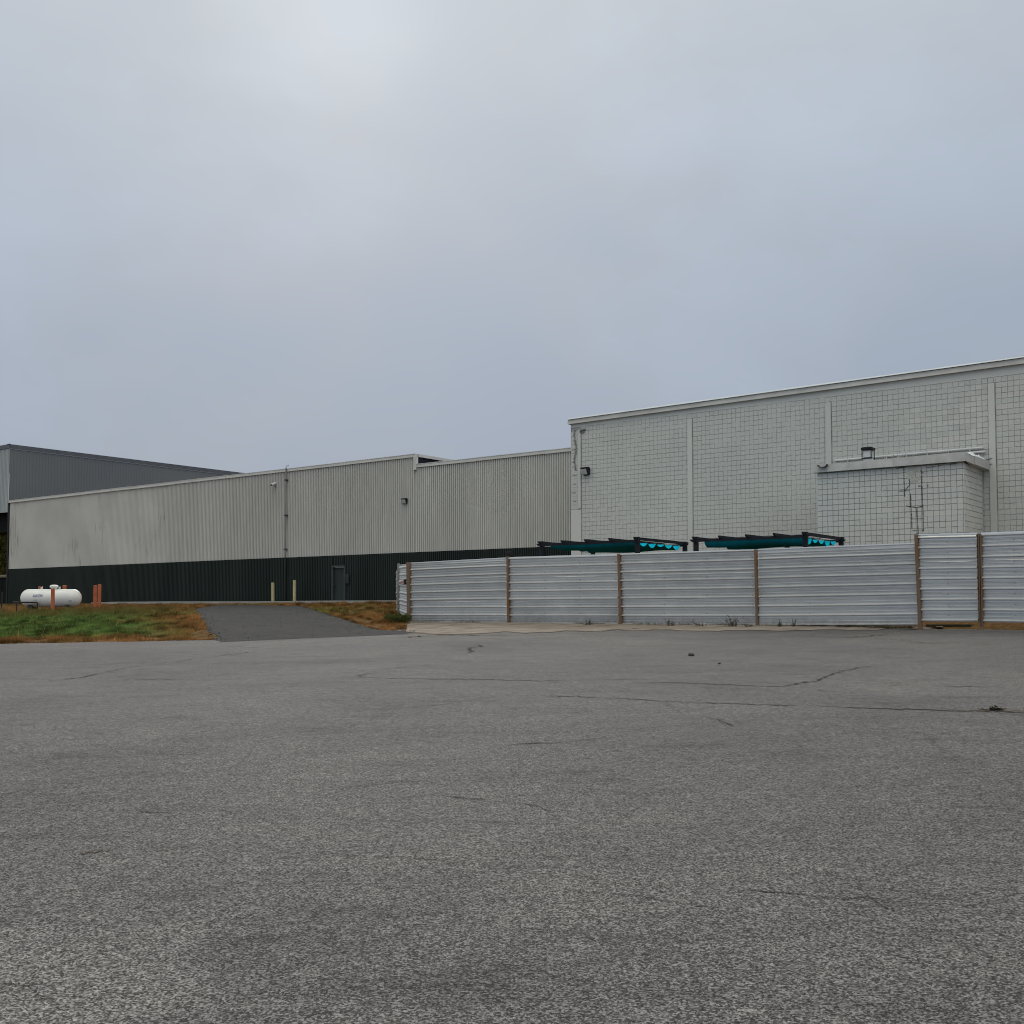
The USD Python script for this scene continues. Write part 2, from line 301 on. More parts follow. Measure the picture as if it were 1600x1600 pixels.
# worn asphalt: light stones in a dark binder, broad weathered tones, rough relief
def asphalt(name, dark, mid, light, big=0.2, grain=112.0, rough=0.84, lines=0.45):
    mat(name, {
        'g': ('geometry', {}),
        'v': ('voronoi_texture', {'scale': grain, 'feature': 'f1', 'randomness': 1.0}), 'vs': ('separate_xyz', {}),
        'n': ('noise_texture', {'scale': grain * 1.5, 'detail': 4.0, 'roughness': 0.72}),
        'w1': ('math', {'math_type': 'multiply_add', 'value2': 0.40}),
        'w2': ('math', {'math_type': 'multiply_add', 'value2': 0.60, 'value3': 0.0}),
        'r': ('rgb_ramp', {'ramp': [(0.32, dark), (0.415, tuple(0.55 * d + 0.45 * m for d, m in zip(dark, mid))), (0.52, mid), (0.66, light), (0.8, tuple(1.35 * c for c in light))]}),
        'nb': ('noise_texture', {'scale': big, 'detail': 7.0, 'roughness': 0.62, 'distortion': 0.5}),
        'rb': ('rgb_ramp', {'ramp': [(0.3, (0.68, 0.68, 0.69)), (0.45, (0.94, 0.935, 0.93)), (0.55, (1.04, 1.03, 1.01)), (0.7, (1.24, 1.21, 1.17))]}),
        'ms': ('mapping', {'scale': (0.55, 1.3, 1.0), 'rotation': (0, 0, 0.35)}),
        'nm': ('noise_texture', {'scale': 1.7, 'detail': 7.0, 'roughness': 0.68, 'distortion': 0.4}),
        'rm': ('rgb_ramp', {'ramp': [(0.30, (0.62, 0.62, 0.63)), (0.41, (0.93, 0.93, 0.93)), (0.5, (1.0, 1.0, 1.0)), (0.7, (1.14, 1.13, 1.11))]}),
        'v2': ('voronoi_texture', {'scale': grain * 0.52, 'feature': 'f1', 'randomness': 1.0}), 'v2s': ('separate_xyz', {}),
        'sd': ('rgb_ramp', {'ramp': [(0.0, (1, 1, 1)), (0.3, (0.9, 0.9, 0.9)), (0.46, (0, 0, 0))]}),
        'sl': ('rgb_ramp', {'ramp': [(0.74, (0, 0, 0)), (0.78, (0.75, 0.75, 0.75)), (1.0, (1, 1, 1))]}), 'sk': ('rgb_ramp', {'ramp': [(0.78, (0, 0, 0)), (0.82, (0.7, 0.7, 0.7)), (1.0, (0.95, 0.95, 0.95))]}),
        'f1': ('math', {'math_type': 'multiply'}), 'f2': ('math', {'math_type': 'multiply'}), 'x1': ('mix_color', {'b': tuple(1.2 * c for c in light)}), 'x2': ('mix_color', {'b': dark}),
        'nq': ('noise_texture', {'scale': 13.0, 'detail': 4.0, 'roughness': 0.75}), 'rq': ('rgb_ramp', {'ramp': [(0.34, (0.72, 0.72, 0.72)), (0.5, (1, 1, 1)), (0.66, (1.24, 1.235, 1.22))]}), 'mq': ('mix_color', {'blend_type': 'multiply', 'fac': 1.0, 'use_clamp': False}),
        # hairline cracks: edges of large wandering cells, present only in places
        'nd': ('noise_texture', {'scale': 0.9, 'detail': 6.0, 'roughness': 0.65}), 'nds': ('vector_math', {'math_type': 'scale', 'scale': 1.5}), 'nda': ('vector_math', {'math_type': 'add'}),
        'ce': ('voronoi_texture', {'scale': 0.24, 'feature': 'distance_to_edge', 'randomness': 1.0}),
        'cr': ('rgb_ramp', {'ramp': [(0.0, (1, 1, 1)), (0.0035, (0.75, 0.75, 0.75)), (0.008, (0, 0, 0))]}),
        'nk': ('noise_texture', {'scale': 0.33, 'detail': 5.0, 'roughness': 0.7}), 'rk': ('rgb_ramp', {'ramp': [(0.47, (0, 0, 0)), (0.58, (lines, lines, lines))]}),
        'nt': ('noise_texture', {'scale': 1.1, 'detail': 6.0, 'roughness': 0.7, 'distortion': 0.6}), 'rt': ('rgb_ramp', {'ramp': [(0.665, (0, 0, 0)), (0.73, (0.4, 0.4, 0.4)), (0.8, (0.55, 0.55, 0.55))]}), 'mt': ('mix_color', {'b': (0.105, 0.075, 0.048)}),
        'ck': ('math', {'math_type': 'multiply'}), 'mk': ('mix_color', {'b': (0.028, 0.026, 0.023)}),
        'pm': ('vector_math', {'math_type': 'distance', 'vector2': PATCH}), 'pj': ('math', {'math_type': 'multiply_add', 'value2': -0.75}),
        'pr': ('rgb_ramp', {'ramp': [(0.0, (1.4, 1.39, 1.36)), (0.3, (1.3, 1.29, 1.27)), (0.5, (1, 1, 1))]}),
        'm1': ('mix_color', {'blend_type': 'multiply', 'fac': 1.0, 'use_clamp': False}), 'm2': ('mix_color', {'blend_type': 'multiply', 'fac': 1.0, 'use_clamp': False}), 'm3': ('mix_color', {'blend_type': 'multiply', 'fac': 1.0, 'use_clamp': False}),
        'b': ('bump', {'strength': 0.9, 'distance': 0.5 / grain}),
        'p': ('principled_bsdf', {'roughness': rough, 'specular_ior_level': 0.34})},
        [('g.position', 'v.vector'), ('g.position', 'n.vector'), ('v.color', 'vs.vector'), ('vs.x', 'w1.value1'), ('n.fac', 'w2.value1'), ('w2.value', 'w1.value3'),
         ('w1.value', 'r.fac'), ('g.position', 'nb.vector'), ('nb.fac', 'rb.fac'), ('g.position', 'ms.vector'), ('ms.vector', 'nm.vector'), ('nm.fac', 'rm.fac'),
         ('g.position', 'nd.vector'), ('nd.color', 'nds.vector1'), ('g.position', 'nda.vector1'), ('nds.vector', 'nda.vector2'), ('nda.vector', 'ce.vector'), ('ce.distance', 'cr.fac'),
         ('g.position', 'nk.vector'), ('nk.fac', 'rk.fac'), ('cr.color', 'ck.value1'), ('rk.color', 'ck.value2'),
         ('g.position', 'v2.vector'), ('v2.distance', 'sd.fac'), ('v2.color', 'v2s.vector'), ('v2s.x', 'sl.fac'), ('v2s.y', 'sk.fac'), ('sd.color', 'f1.value1'), ('sl.color', 'f1.value2'), ('sd.color', 'f2.value1'), ('sk.color', 'f2.value2'),
         ('r.color', 'x1.a'), ('f1.value', 'x1.fac'), ('x1.result', 'x2.a'), ('f2.value', 'x2.fac'), ('x2.result', 'mq.a'), ('g.position', 'nq.vector'), ('nq.fac', 'rq.fac'), ('rq.color', 'mq.b'), ('mq.result', 'm1.a'), ('rb.color', 'm1.b'), ('m1.result', 'm2.a'), ('rm.color', 'm2.b'), ('m2.result', 'm3.a'), ('pr.color', 'm3.b'),
         ('ms.vector', 'nt.vector'), ('nt.fac', 'rt.fac'), ('rt.color', 'mt.fac'), ('m3.result', 'mt.a'), ('mt.result', 'mk.a'), ('ck.value', 'mk.fac'), ('mk.result', 'p.base_color'),
         ('g.position', 'pm.vector1'), ('nm.fac', 'pj.value1'), ('pm.value', 'pj.value3'), ('pj.value', 'pr.fac'),
         ('w1.value', 'b.height'), ('b.normal', 'p.normal')])
PATCH = (-2.05, 4.62, 0.08)                                      # a pale worn patch of the surface, to the left of the viewer
asphalt('asphalt', (0.015, 0.0142, 0.0144), (0.116, 0.109, 0.1095), (0.29, 0.2725, 0.273))
asphalt('dark_asphalt', (0.010, 0.0096, 0.0096), (0.032, 0.0302, 0.0298), (0.075, 0.071, 0.0695), 0.9, 60.0, 0.92, 0.0)

# colours carried on the mesh (soil and grass)
mat('soil_and_turf', {'a': ('attribute', {'attribute': 'col'}), 'g': ('geometry', {}), 'n': ('noise_texture', {'scale': 7.0, 'detail': 6.0}),
                      'r': ('rgb_ramp', {'ramp': [(0.3, (0.55, 0.55, 0.55)), (0.7, (1.25, 1.25, 1.25))]}),
                      'm': ('mix_color', {'blend_type': 'multiply', 'fac': 1.0, 'use_clamp': False}),
                      'p': ('principled_bsdf', {'roughness': 0.95, 'specular_ior_level': 0.1})},
    [('g.position', 'n.vector'), ('n.fac', 'r.fac'), ('a.color', 'm.a'), ('r.color', 'm.b'), ('m.result', 'p.base_color')])
mat('blades', {'a': ('attribute', {'attribute': 'col'}), 'd': ('diffuse_bsdf', {}), 't': ('translucent_bsdf', {}), 'x': ('mix_closure', {'fac': 0.3})},
    [('a.color', 'd.color'), ('a.color', 't.color'), ('d.BSDF', 'x.closure1'), ('t.BSDF', 'x.closure2')], surface='x.closure')
mat('canopy_cloth', {'g': ('geometry', {}), 'n': ('noise_texture', {'scale': 6.0}), 'r': ('rgb_ramp', {'ramp': [(0.3, (0.01, 0.45, 0.62)), (0.7, (0.015, 0.54, 0.70))]}),
                     'd': ('diffuse_bsdf', {}), 't': ('translucent_bsdf', {}), 'x': ('mix_closure', {'fac': 0.02})},
    [('g.position', 'n.vector'), ('n.fac', 'r.fac'), ('r.color', 'd.color'), ('r.color', 't.color'), ('d.BSDF', 'x.closure1'), ('t.BSDF', 'x.closure2')], surface='x.closure')
paint('canopy_shade_layer', (0.003, 0.16, 0.22), (0.006, 0.21, 0.29), 0.9, 6.0, spec=0.1)  # darker copy of the cloth colour, underside shade painted in
mat('dirt', {'g': ('geometry', {}), 'n': ('noise_texture', {'scale': 1.6, 'detail': 7.0, 'roughness': 0.65}),
             'r': ('rgb_ramp', {'ramp': [(0.28, (0.14, 0.095, 0.065)), (0.40, (0.26, 0.21, 0.17)), (0.6, (0.36, 0.305, 0.26)), (0.8, (0.42, 0.365, 0.32))]}),
             'b': ('bump', {'strength': 0.6, 'distance': 0.03}), 'p': ('principled_bsdf', {'roughness': 0.95, 'specular_ior_level': 0.15})},
    [('g.position', 'n.vector'), ('n.fac', 'r.fac'), ('r.color', 'p.base_color'), ('n.fac', 'b.height'), ('b.normal', 'p.normal')])

# ------------------------------------------------------------------ ground
def sheet(xs, ys_of, zoff, nrow):
    """Grid mesh: column x, rows between ys_of(x)."""
    v = []; rows = np.linspace(0, 1, nrow)
    for x in xs:
        y0, y1 = ys_of(x); y = y0 + (y1 - y0) * rows
        v.append(np.stack([np.full(nrow, x), y, H(np.full(nrow, x), y) + zoff], 1))
    v = np.vstack(v); f = []
    i = np.arange(len(xs) - 1)[:, None] * nrow + np.arange(nrow - 1)[None]
    f = np.stack([i, i + nrow, i + nrow + 1, i + 1], -1).reshape(-1, 4)
    return v, f

# pavement: columns fan out in u beyond 8 m so that the far edge follows the photograph's kerbless edge
us = np.concatenate([np.linspace(-2.6, -0.6, 40, endpoint=False), np.linspace(-0.6, 0.75, 250), np.linspace(0.76, 2.2, 30)])
rows = np.concatenate([np.linspace(0, 0.35, 70, endpoint=False), np.linspace(0.35, 1, 90)])
pv = []
for u in us:
    e = float(edge_pave(np.array([u]))[0])
    wob = 0.25 * (meshkit.noise(np.array([[u * 60, 0, 0]]), 5)[0] - 0.5) + 0.12 * (meshkit.noise(np.array([[u * 260, 1, 0]]), 6)[0] - 0.5)
    y = 2.0 + (e + wob - 2.0) * rows
    pv.append(np.stack([u * y, y, H(u * y, y)], 1))
pv = np.vstack(pv); nr = len(rows)
i = np.arange(len(us) - 1)[:, None] * nr + np.arange(nr - 1)[None]
pf = np.stack([i, i + nr, i + nr + 1, i + 1], -1).reshape(-1, 4)
lot = thing('car_park', 'worn grey asphalt lot with long cracks filling the foreground', None, kind='structure')
MB().add(pv, pf).build('asphalt_surface', MATS['asphalt'], lot, smooth=True)
back = MB()                                                     # the rest of the lot, behind and beside the camera
bx = np.linspace(-140, 140, 113); by = np.linspace(-90, 2.0, 40)
v = np.array([(x, y, h1(x, y) - 0.004) for x in bx for y in by]); i = np.arange(112)[:, None] * 40 + np.arange(39)[None]
back.add(v, np.stack([i, i + 40, i + 41, i + 1], -1).reshape(-1, 4)); back.build('asphalt_surface', MATS['asphalt'], lot)

def ground_color(x, y):
    """Base colour of turf and soil: dry orange-brown near the pavement and driveway, green further in."""
    x, y = np.asarray(x, float), np.asarray(y, float); u = x / np.maximum(y, 1)
    e = y - edge_bank(np.clip(u, -1, 1))
    n1 = meshkit.fbm(np.stack([x * 0.35, y * 0.2, 0 * x], -1), 4, 11); n2 = meshkit.fbm(np.stack([x * 1.1, y * 0.5, 0 * x + 5], -1), 3, 21)
    left = np.clip((-0.285 - u) / 0.10, 0, 1)
    g = np.clip((e - 1.3) / 2.2, 0, 1) * np.clip((22 - e) / 5, 0, 1) * (0.18 + 1.15 * left)
    g = np.clip(g + (n1 - 0.5) * 1.5 + (n2 - 0.5) * 0.7, 0, 1)[..., None]
    brown = np.array([0.24, 0.125, 0.048]) * (0.75 + 0.6 * n2[..., None]); green = np.array([0.10, 0.15, 0.042]) * (0.75 + 0.6 * n2[..., None])
    return brown * (1 - g) + green * g

gx = np.concatenate([np.linspace(-600, -90, 12, endpoint=False), np.linspace(-90, 40, 210, endpoint=False), np.linspace(40, 600, 20)])
gy = np.concatenate([np.linspace(-600, -92, 8, endpoint=False), np.linspace(-92, 24, 30, endpoint=False), np.linspace(24, 115, 180, endpoint=False), np.linspace(115, 700, 18)])
GX, GY = np.meshgrid(gx, gy, indexing='ij')
z = H(GX, GY); u = np.clip(GX / np.maximum(GY, 1), -3, 3)
inside = (GY < edge_pave(u) + 0.05) & (np.abs(u) < 2.4) | (GY < 4)
z = z - np.where(inside, 0.12, 0.005)
gv = np.stack([GX, GY, z], -1).reshape(-1, 3); ny = len(gy); i = np.arange(len(gx) - 1)[:, None] * ny + np.arange(ny - 1)[None]
MB().add(gv, np.stack([i, i + ny, i + ny + 1, i + 1], -1).reshape(-1, 4)).build('ground', MATS['soil_and_turf'], label='rough turf and soil rising to the buildings', kind='structure', col=ground_color(gv[:, 0], gv[:, 1]) * 0.8)

def resample(pts, n):
    pts = np.asarray(pts, float); d = np.r_[0, np.cumsum(np.linalg.norm(np.diff(pts, axis=0), axis=1))]
    q = np.linspace(0, d[-1], n); return np.stack([np.interp(q, d, pts[:, k]) for k in range(pts.shape[1])], 1)

def ground_line(pix): return np.array([at_ground(*p) for p in pix])

dl = ground_line([(346, 1003.5), (336, 997), (326, 985), (316, 970), (308, 959), (303, 952)])
dl = np.vstack([dl, [dl[-1] + np.array([-1.0, 9.0, 0])]])
dr = ground_line([(690, 988.5), (640, 987.5), (600, 985), (575, 980.5), (550, 973), (525, 965), (503, 958), (487, 952.5)])
dr = np.vstack([dr, [dr[-1] + np.array([-1.5, 5.0, 0])]])
A, B = resample(dl[:, :2], 60), resample(dr[:, :2], 60)
kk = np.linspace(0, 1, 40)
dv = []
for j in range(60):
    jag = 0.3 * (meshkit.noise(np.array([[j * 0.9, 0, 0]]), 8)[0] - 0.5), 0.35 * (meshkit.noise(np.array([[j * 0.9, 4, 0]]), 9)[0] - 0.5)
    a, b = A[j] + [jag[0], 0], B[j] + [jag[1], 0]
    q = a + (b - a) * kk[:, None]; edge = np.minimum(kk, 1 - kk) * 40
    dv.append(np.c_[q, H(q[:, 0], q[:, 1]) + 0.006 + 0.028 * np.clip(edge, 0, 1) * min(1.0, j / 5)])
dv = np.vstack(dv); i = np.arange(59)[:, None] * 40 + np.arange(39)[None]
MB().add(dv, np.stack([i, i + 40, i + 41, i + 1], -1).reshape(-1, 4)).build('driveway', MATS['dark_asphalt'], label='dark asphalt driveway climbing to the metal wall', kind='structure', smooth=True)
drive_poly = Polygon(np.vstack([A, B[::-1]])).buffer(0)

gr = MB(); rg = np.random.default_rng(91); oct_ = np.array([(1, 0, 0), (-1, 0, 0), (0, 1, 0), (0, -1, 0), (0, 0, 1), (0, 0, -1.0)]); octf = np.array([(0, 2, 4), (2, 1, 4), (1, 3, 4), (3, 0, 4), (2, 0, 5), (1, 2, 5), (3, 1, 5), (0, 3, 5)])
for k in range(1100):
    j = rg.integers(2, 58); q = rg.beta(0.2, 0.2) if k % 6 else rg.random(); c = A[j] + (B[j] - A[j]) * q + rg.normal(0, 0.07, 2)
    sz = rg.uniform(0.010, 0.024) * (1.4 if rg.random() < 0.1 else 1); gr.add(oct_ * sz * rg.uniform(0.6, 1.4, (6, 1)) * [1, 1, 0.7] + [c[0], c[1], h1(c[0], c[1]) + 0.04], octf)
gr.build('gravel', paint('gravel_stone', (0.025, 0.024, 0.024), (0.06, 0.058, 0.057), 0.95, 40.0), label='dark loose gravel on and beside the driveway', kind='stuff')

# dirt apron between the fence foot and the asphalt
fa = np.array([at_plane(x, 975, S_FENCE + 0.15)[:2] for x in np.linspace(632, 1475, 120)])
lo = ground_line([(600, 987.5), (640, 989.5), (690, 990), (800, 989), (880, 987), (940, 985.5), (1000, 985), (1100, 985.5), (1200, 985), (1300, 985), (1400, 983), (1450, 980), (1475, 979)])
fb = resample(lo[:, :2], 120)
dvv = []
for j in range(120):
    w = 2.4 * (meshkit.fbm(np.array([[j * 0.22, 0, 2]]), 4, 4)[0] - 0.5)
    a, b = fa[j], fb[j] + np.array([0, -w]); kq = np.linspace(0, 1, 8)[:, None]
    q = a + (b - a) * kq; dvv.append(np.c_[q, H(q[:, 0], q[:, 1]) + 0.012 + 0.05 * (1 - kq[:, 0]) ** 2])
dvv = np.vstack(dvv); i = np.arange(119)[:, None] * 8 + np.arange(7)[None]
MB().add(dvv, np.stack([i, i + 8, i + 9, i + 1], -1).reshape(-1, 4)).build('dirt_strip', MATS['dirt'], label='pale sandy dirt along the foot of the fence', kind='structure', smooth=True)

# raised concrete strip along the foot of the metal wall
t0, t1 = tz(150, 946, 45)[0], tz(700, 946, 45)[0]
ts = np.linspace(t0, t1, 60); cv = MB()
for a, b in zip(ts[:-1], ts[1:]):
    p = [W(a, 44.6), W(b - 0.012, 44.6), W(b - 0.012, 46.3), W(a, 46.3)]
    top = [np.array([q[0], q[1], h1(q[0], q[1]) + 0.12]) for q in p]; bot = [q - [0, 0, 0.3] for q in top]
    cv.add(np.array(bot + top), [(4, 5, 6, 7), (0, 1, 5, 4), (1, 2, 6, 5), (2, 3, 7, 6), (3, 0, 4, 7)])
cv.build('concrete_path', MATS['concrete'], label='pale concrete strip along the foot of the metal wall', kind='structure')

# cracks of the lot: thin ragged fills lying in the surface
def crack(pix, w, matn='crack_fill', seed=0, gap=0.25, name='crack', step=0.1, wob=0.06, dz=0.004):
    r = np.random.default_rng(seed); P = ground_line(pix)[:, :2]; step = step * 0.6
    L = np.sum(np.linalg.norm(np.diff(P, axis=0), axis=1)); n = max(12, int(L / step)); Q = resample(P, n)
    t = np.gradient(Q, axis=0); t /= np.linalg.norm(t, axis=1)[:, None]; nn = np.stack([-t[:, 1], t[:, 0]], 1)
    s = np.arange(n) * step; k = 0.1 / max(step, 0.012)
    f = lambda q, o, o2: meshkit.fbm(np.stack([s * q, 0 * s + o, 0 * s + seed], -1), 4, seed + o2)
    off = wob * ((f(0.9, 0, 0) - 0.5) * 3.0 + (f(3.2 * k ** 0.5, 3, 2) - 0.5) * 1.6) + w * 0.5 * r.normal(size=n)
    Q = Q + nn * off[:, None]
    ww = w * np.clip((0.6 * f(0.8, 7, 1) + 0.4 * f(5.0 * k ** 0.5, 9, 4) - gap) / 0.3, 0, 1.5) * (0.45 + 0.9 * r.random(n))
    ww *= np.clip(np.minimum(np.arange(n), n - 1 - np.arange(n)) / 6, 0, 1)
    m = MB(); a = Q + nn * ww[:, None] / 2; b = Q - nn * ww[:, None] / 2
    v = np.vstack([np.c_[a, H(a[:, 0], a[:, 1]) + dz], np.c_[b, H(b[:, 0], b[:, 1]) + dz]])
    on = np.nonzero((ww[:-1] > 0.0012) | (ww[1:] > 0.0012))[0]
    if len(on) == 0: return
    m.add(v, np.stack([on, on + n, on + n + 1, on + 1], 1)); m.build(name, MATS[matn], lot)

crack([(-60, 1081), (0, 1073), (60, 1067), (130, 1058), (165, 1050), (190, 1045), (230, 1040), (300, 1030), (400, 1018)], 0.080, seed=1, gap=0.36)
crack([(190, 1061), (330, 1063), (440, 1061), (550, 1059), (700, 1061), (800, 1063), (950, 1065), (1100, 1069), (1215, 1073), (1240, 1071)], 0.056, seed=2, gap=0.36)
crack([(840, 1087), (940, 1091), (1030, 1095), (1170, 1101), (1280, 1104), (1400, 1108.5), (1540, 1110), (1680, 1118)], 0.070, seed=3, gap=0.3)
crack([(1460, 1111), (1530, 1110), (1560, 1109), (1600, 1112), (1680, 1118)], 0.09, 'crack_rust', seed=4, gap=0.33)
crack([(1440, 1112), (1540, 1113.5), (1600, 1118), (1690, 1126)], 0.04, seed=14, gap=0.34)
crack([(1225, 1073), (1265, 1062), (1310, 1052), (1345, 1044), (1380, 1040)], 0.052, seed=5, gap=0.34, wob=0.12)
crack([(1245, 1072), (1290, 1079), (1330, 1087)], 0.035, seed=6, gap=0.36, wob=0.12)
crack([(400, 1330), (480, 1331), (560, 1338), (640, 1342), (690, 1345), (730, 1354)], 0.008, seed=7, gap=0.24, step=0.03, wob=0.025)
crack([(860, 1390), (900, 1393), (1000, 1401), (1090, 1414), (1130, 1420)], 0.006, seed=8, gap=0.27, step=0.03, wob=0.02)
crack([(1150, 1389), (1200, 1394), (1260, 1398), (1315, 1405), (1345, 1402), (1430, 1413), (1490, 1415), (1530, 1420), (1640, 1428)], 0.0085, seed=9, gap=0.22, step=0.03, wob=0.02)
crack([(790, 1166), (860, 1161), (940, 1153), (1010, 1147)], 0.03, seed=10, gap=0.37, step=0.05)
crack([(728, 1021), (734, 1018), (729, 1015), (736, 1012), (749, 1010.5), (748, 1008), (736, 1007)], 0.06, seed=11, gap=0.2, wob=0.05)
crack([(618, 996.5), (660, 994.5), (700, 993), (760, 993), (830, 993), (900, 989), (960, 984), (1000, 982)], 0.16, 'crack_rust', seed=12, gap=0.33, wob=0.16, dz=0.025)
crack([(880, 989.5), (930, 992), (1000, 995), (1070, 997)], 0.07, 'crack_rust', seed=22, gap=0.38, wob=0.12)
crack([(1160, 994.5), (1240, 995), (1330, 996), (1370, 993), (1410, 986), (1445, 982.5)], 0.1, 'crack_rust', seed=13, gap=0.35, wob=0.16, dz=0.02)
crack([(1365, 997.5), (1400, 1000), (1440, 1004.5), (1480, 1006), (1540, 1007), (1640, 1010)], 0.13, 'crack_rust', seed=15, gap=0.35, wob=0.14)
crack([(-40, 1527), (0, 1535), (22, 1541), (40, 1543), (48, 1550), (58, 1553), (62, 1561), (80, 1568)], 0.008, seed=16, gap=0.2, step=0.012, wob=0.05, dz=0.004)
crack([(115, 1335), (150, 1333), (185, 1328)], 0.035, 'crack_rust', seed=18, gap=0.25, step=0.03, wob=0.02)
crack([(640, 1342), (655, 1350), (690, 1362), (700, 1371)], 0.006, seed=30, gap=0.28, step=0.03, wob=0.02)
crack([(1345, 1402), (1372, 1412), (1385, 1422), (1430, 1430)], 0.006, seed=31, gap=0.28, step=0.03, wob=0.02)
crack([(1255, 1072), (1330, 1074), (1420, 1071), (1560, 1074)], 0.053, seed=32, gap=0.38)
crack([(560, 1059), (590, 1048), (640, 1041), (700, 1040)], 0.053, seed=33, gap=0.38, wob=0.12)
crack([(1030, 1095), (1060, 1110), (1120, 1123), (1150, 1136)], 0.035, seed=34, gap=0.38, step=0.05)
crack([(430, 1181), (520, 1176), (600, 1178), (660, 1172)], 0.03, seed=35, gap=0.40, step=0.05)
crack([(205, 1268), (250, 1270), (300, 1273)], 0.02, seed=23, gap=0.42, step=0.03)
crack([(480, 1193), (560, 1190), (660, 1196)], 0.015, seed=24, gap=0.42, step=0.05)
crack([(620, 1243), (700, 1244), (820, 1254), (900, 1272)], 0.014, seed=25, gap=0.42, step=0.05)

# ------------------------------------------------------------------ corrugated cladding
def cladding(t0, t1, z0, z1, pitch=0.1524, depth=0.06, y=0.0):
    """Vertical ribs between t0 and t1 (local x), front at local y - depth. z0/z1 numbers or functions of t."""
    n = int(math.ceil((t1 - t0) / pitch)); prof = [(0.0, 0.0), (0.42, 0.0), (0.5, -depth), (0.92, -depth)]
    pts = np.array([(t0 + (k + a) * pitch, y + b) for k in range(n + 1) for a, b in prof]); pts = pts[pts[:, 0] <= t1 + 1e-6]
    pts = np.vstack([pts, [t1, y]]); m = len(pts)
    lo = np.c_[pts, np.full(m, z0)]; hi = np.c_[pts, np.full(m, z1)]
    i = np.arange(m - 1); return np.vstack([lo, hi]), np.stack([i, i + 1, i + 1 + m, i + m], 1)

# ------------------------------------------------------------------ long metal warehouse
TL, _ = tz(14, 860, S_WALL); TR, _ = tz(893, 800, S_WALL); TR += 3.0
TS, ZHI = tz(650.5, 709, S_WALL); _, ZLO = tz(760, 713.5, S_WALL); _, ZB = tz(640, 863, S_WALL)
ZG = 1.75
P0 = W(TL, S_WALL)
wh = thing('metal_warehouse', 'long ribbed metal warehouse, pale above and dark green below, behind the driveway', 'warehouse', (P0[0], P0[1], 0), ROT)
X = lambda t: t - TL
ds0, dz1 = tz(521.5, 886.5, S_WALL); ds1, _ = tz(538.6, 940, S_WALL)
DZ0 = 1.98; DZ1 = dz1
split = tz(449, 800, S_WALL)[0]
streak_to = tz(262, 800, S_WALL)[0]
MB().add(*cladding(0, X(streak_to), ZB, ZHI - 0.12, depth=0.04)).build('upper_cladding', MATS['streaked_paint'], wh, 'weathered pale cladding with dark vertical streaks')
MB().add(*cladding(X(streak_to), X(TS), ZB, ZHI - 0.12)).build('upper_cladding', MATS['warehouse_paint'], wh)
MB().add(*cladding(X(TS), X(TR), ZB, ZLO - 0.12)).build('upper_cladding', MATS['warehouse_paint'], wh)
lc = MB().add(*cladding(0, X(ds0), ZG, ZB - 0.004)).add(*cladding(X(ds1), X(TR), ZG, ZB - 0.004)).add(*cladding(X(ds0), X(ds1), DZ1, ZB - 0.004))
lc.build('lower_cladding', MATS['dark_cladding'], wh, 'dark green lower cladding')
MB().box(0, X(TS) - 0.05, 0.05, 34, ZHI - 0.45, ZHI - 0.2).build('roof', MATS['roofing'], wh)
MB().box(X(TS) + 0.01, X(TR), 0.05, 40, ZLO - 0.45, ZLO - 0.2).build('roof', MATS['roofing'], wh)
MB().box(-0.02, 0.25, 0.03, 30, ZG, ZHI - 0.46).build('end_wall', MATS['dark_cladding'], wh)
# the step in the roof line: dark end wall of the higher half
MB().box(X(TS) - 0.03, X(TS) - 0.005, 0.06, 34, ZLO - 0.6, ZHI - 0.13).build('end_wall', MATS['navy_panel'], wh, 'dark end wall above the roof step')
def eave(a, b, ztop, name='eave_trim'):
    m = MB().box(a, b, -0.115, 0.12, ztop - 0.2, ztop - 0.035).box(a, b, -0.13, 0.14, ztop - 0.035, ztop)
    m.build(name, MATS['warehouse_trim'], wh)
edges = list(np.linspace(0, X(TS), 9)); [eave(a + 0.004, b - 0.004, ZHI + random.uniform(-0.012, 0.012)) for a, b in zip(edges[:-1], edges[1:])]
edges = list(np.linspace(X(TS), X(TR), 4)); [eave(a + 0.004, b - 0.004, ZLO + random.uniform(-0.01, 0.01)) for a, b in zip(edges[:-1], edges[1:])]
e = MB(); yy = 0.15
for k in range(9):
    w = 3.6; e.box(X(TS) - 0.06, X(TS) + 0.07, yy, yy + w - 0.03, ZHI - 0.16 + random.uniform(-0.02, 0.02), ZHI + random.uniform(-0.02, 0.02)); yy += w
e.build('eave_trim', MATS['warehouse_trim'], wh, 'battered trim running back from the roof step')
MB().box(X(TS) - 0.12, X(TS) + 0.11, -0.14, 0.04, ZLO - 0.35, ZHI - 0.2).build('corner_trim', MATS['warehouse_trim'], wh)
MB().box(-0.12, 0.08, -0.12, 0.05, ZG, ZHI - 0.21).build('corner_trim', MATS['lamp_black'], wh, 'black corner trim at the far left end')
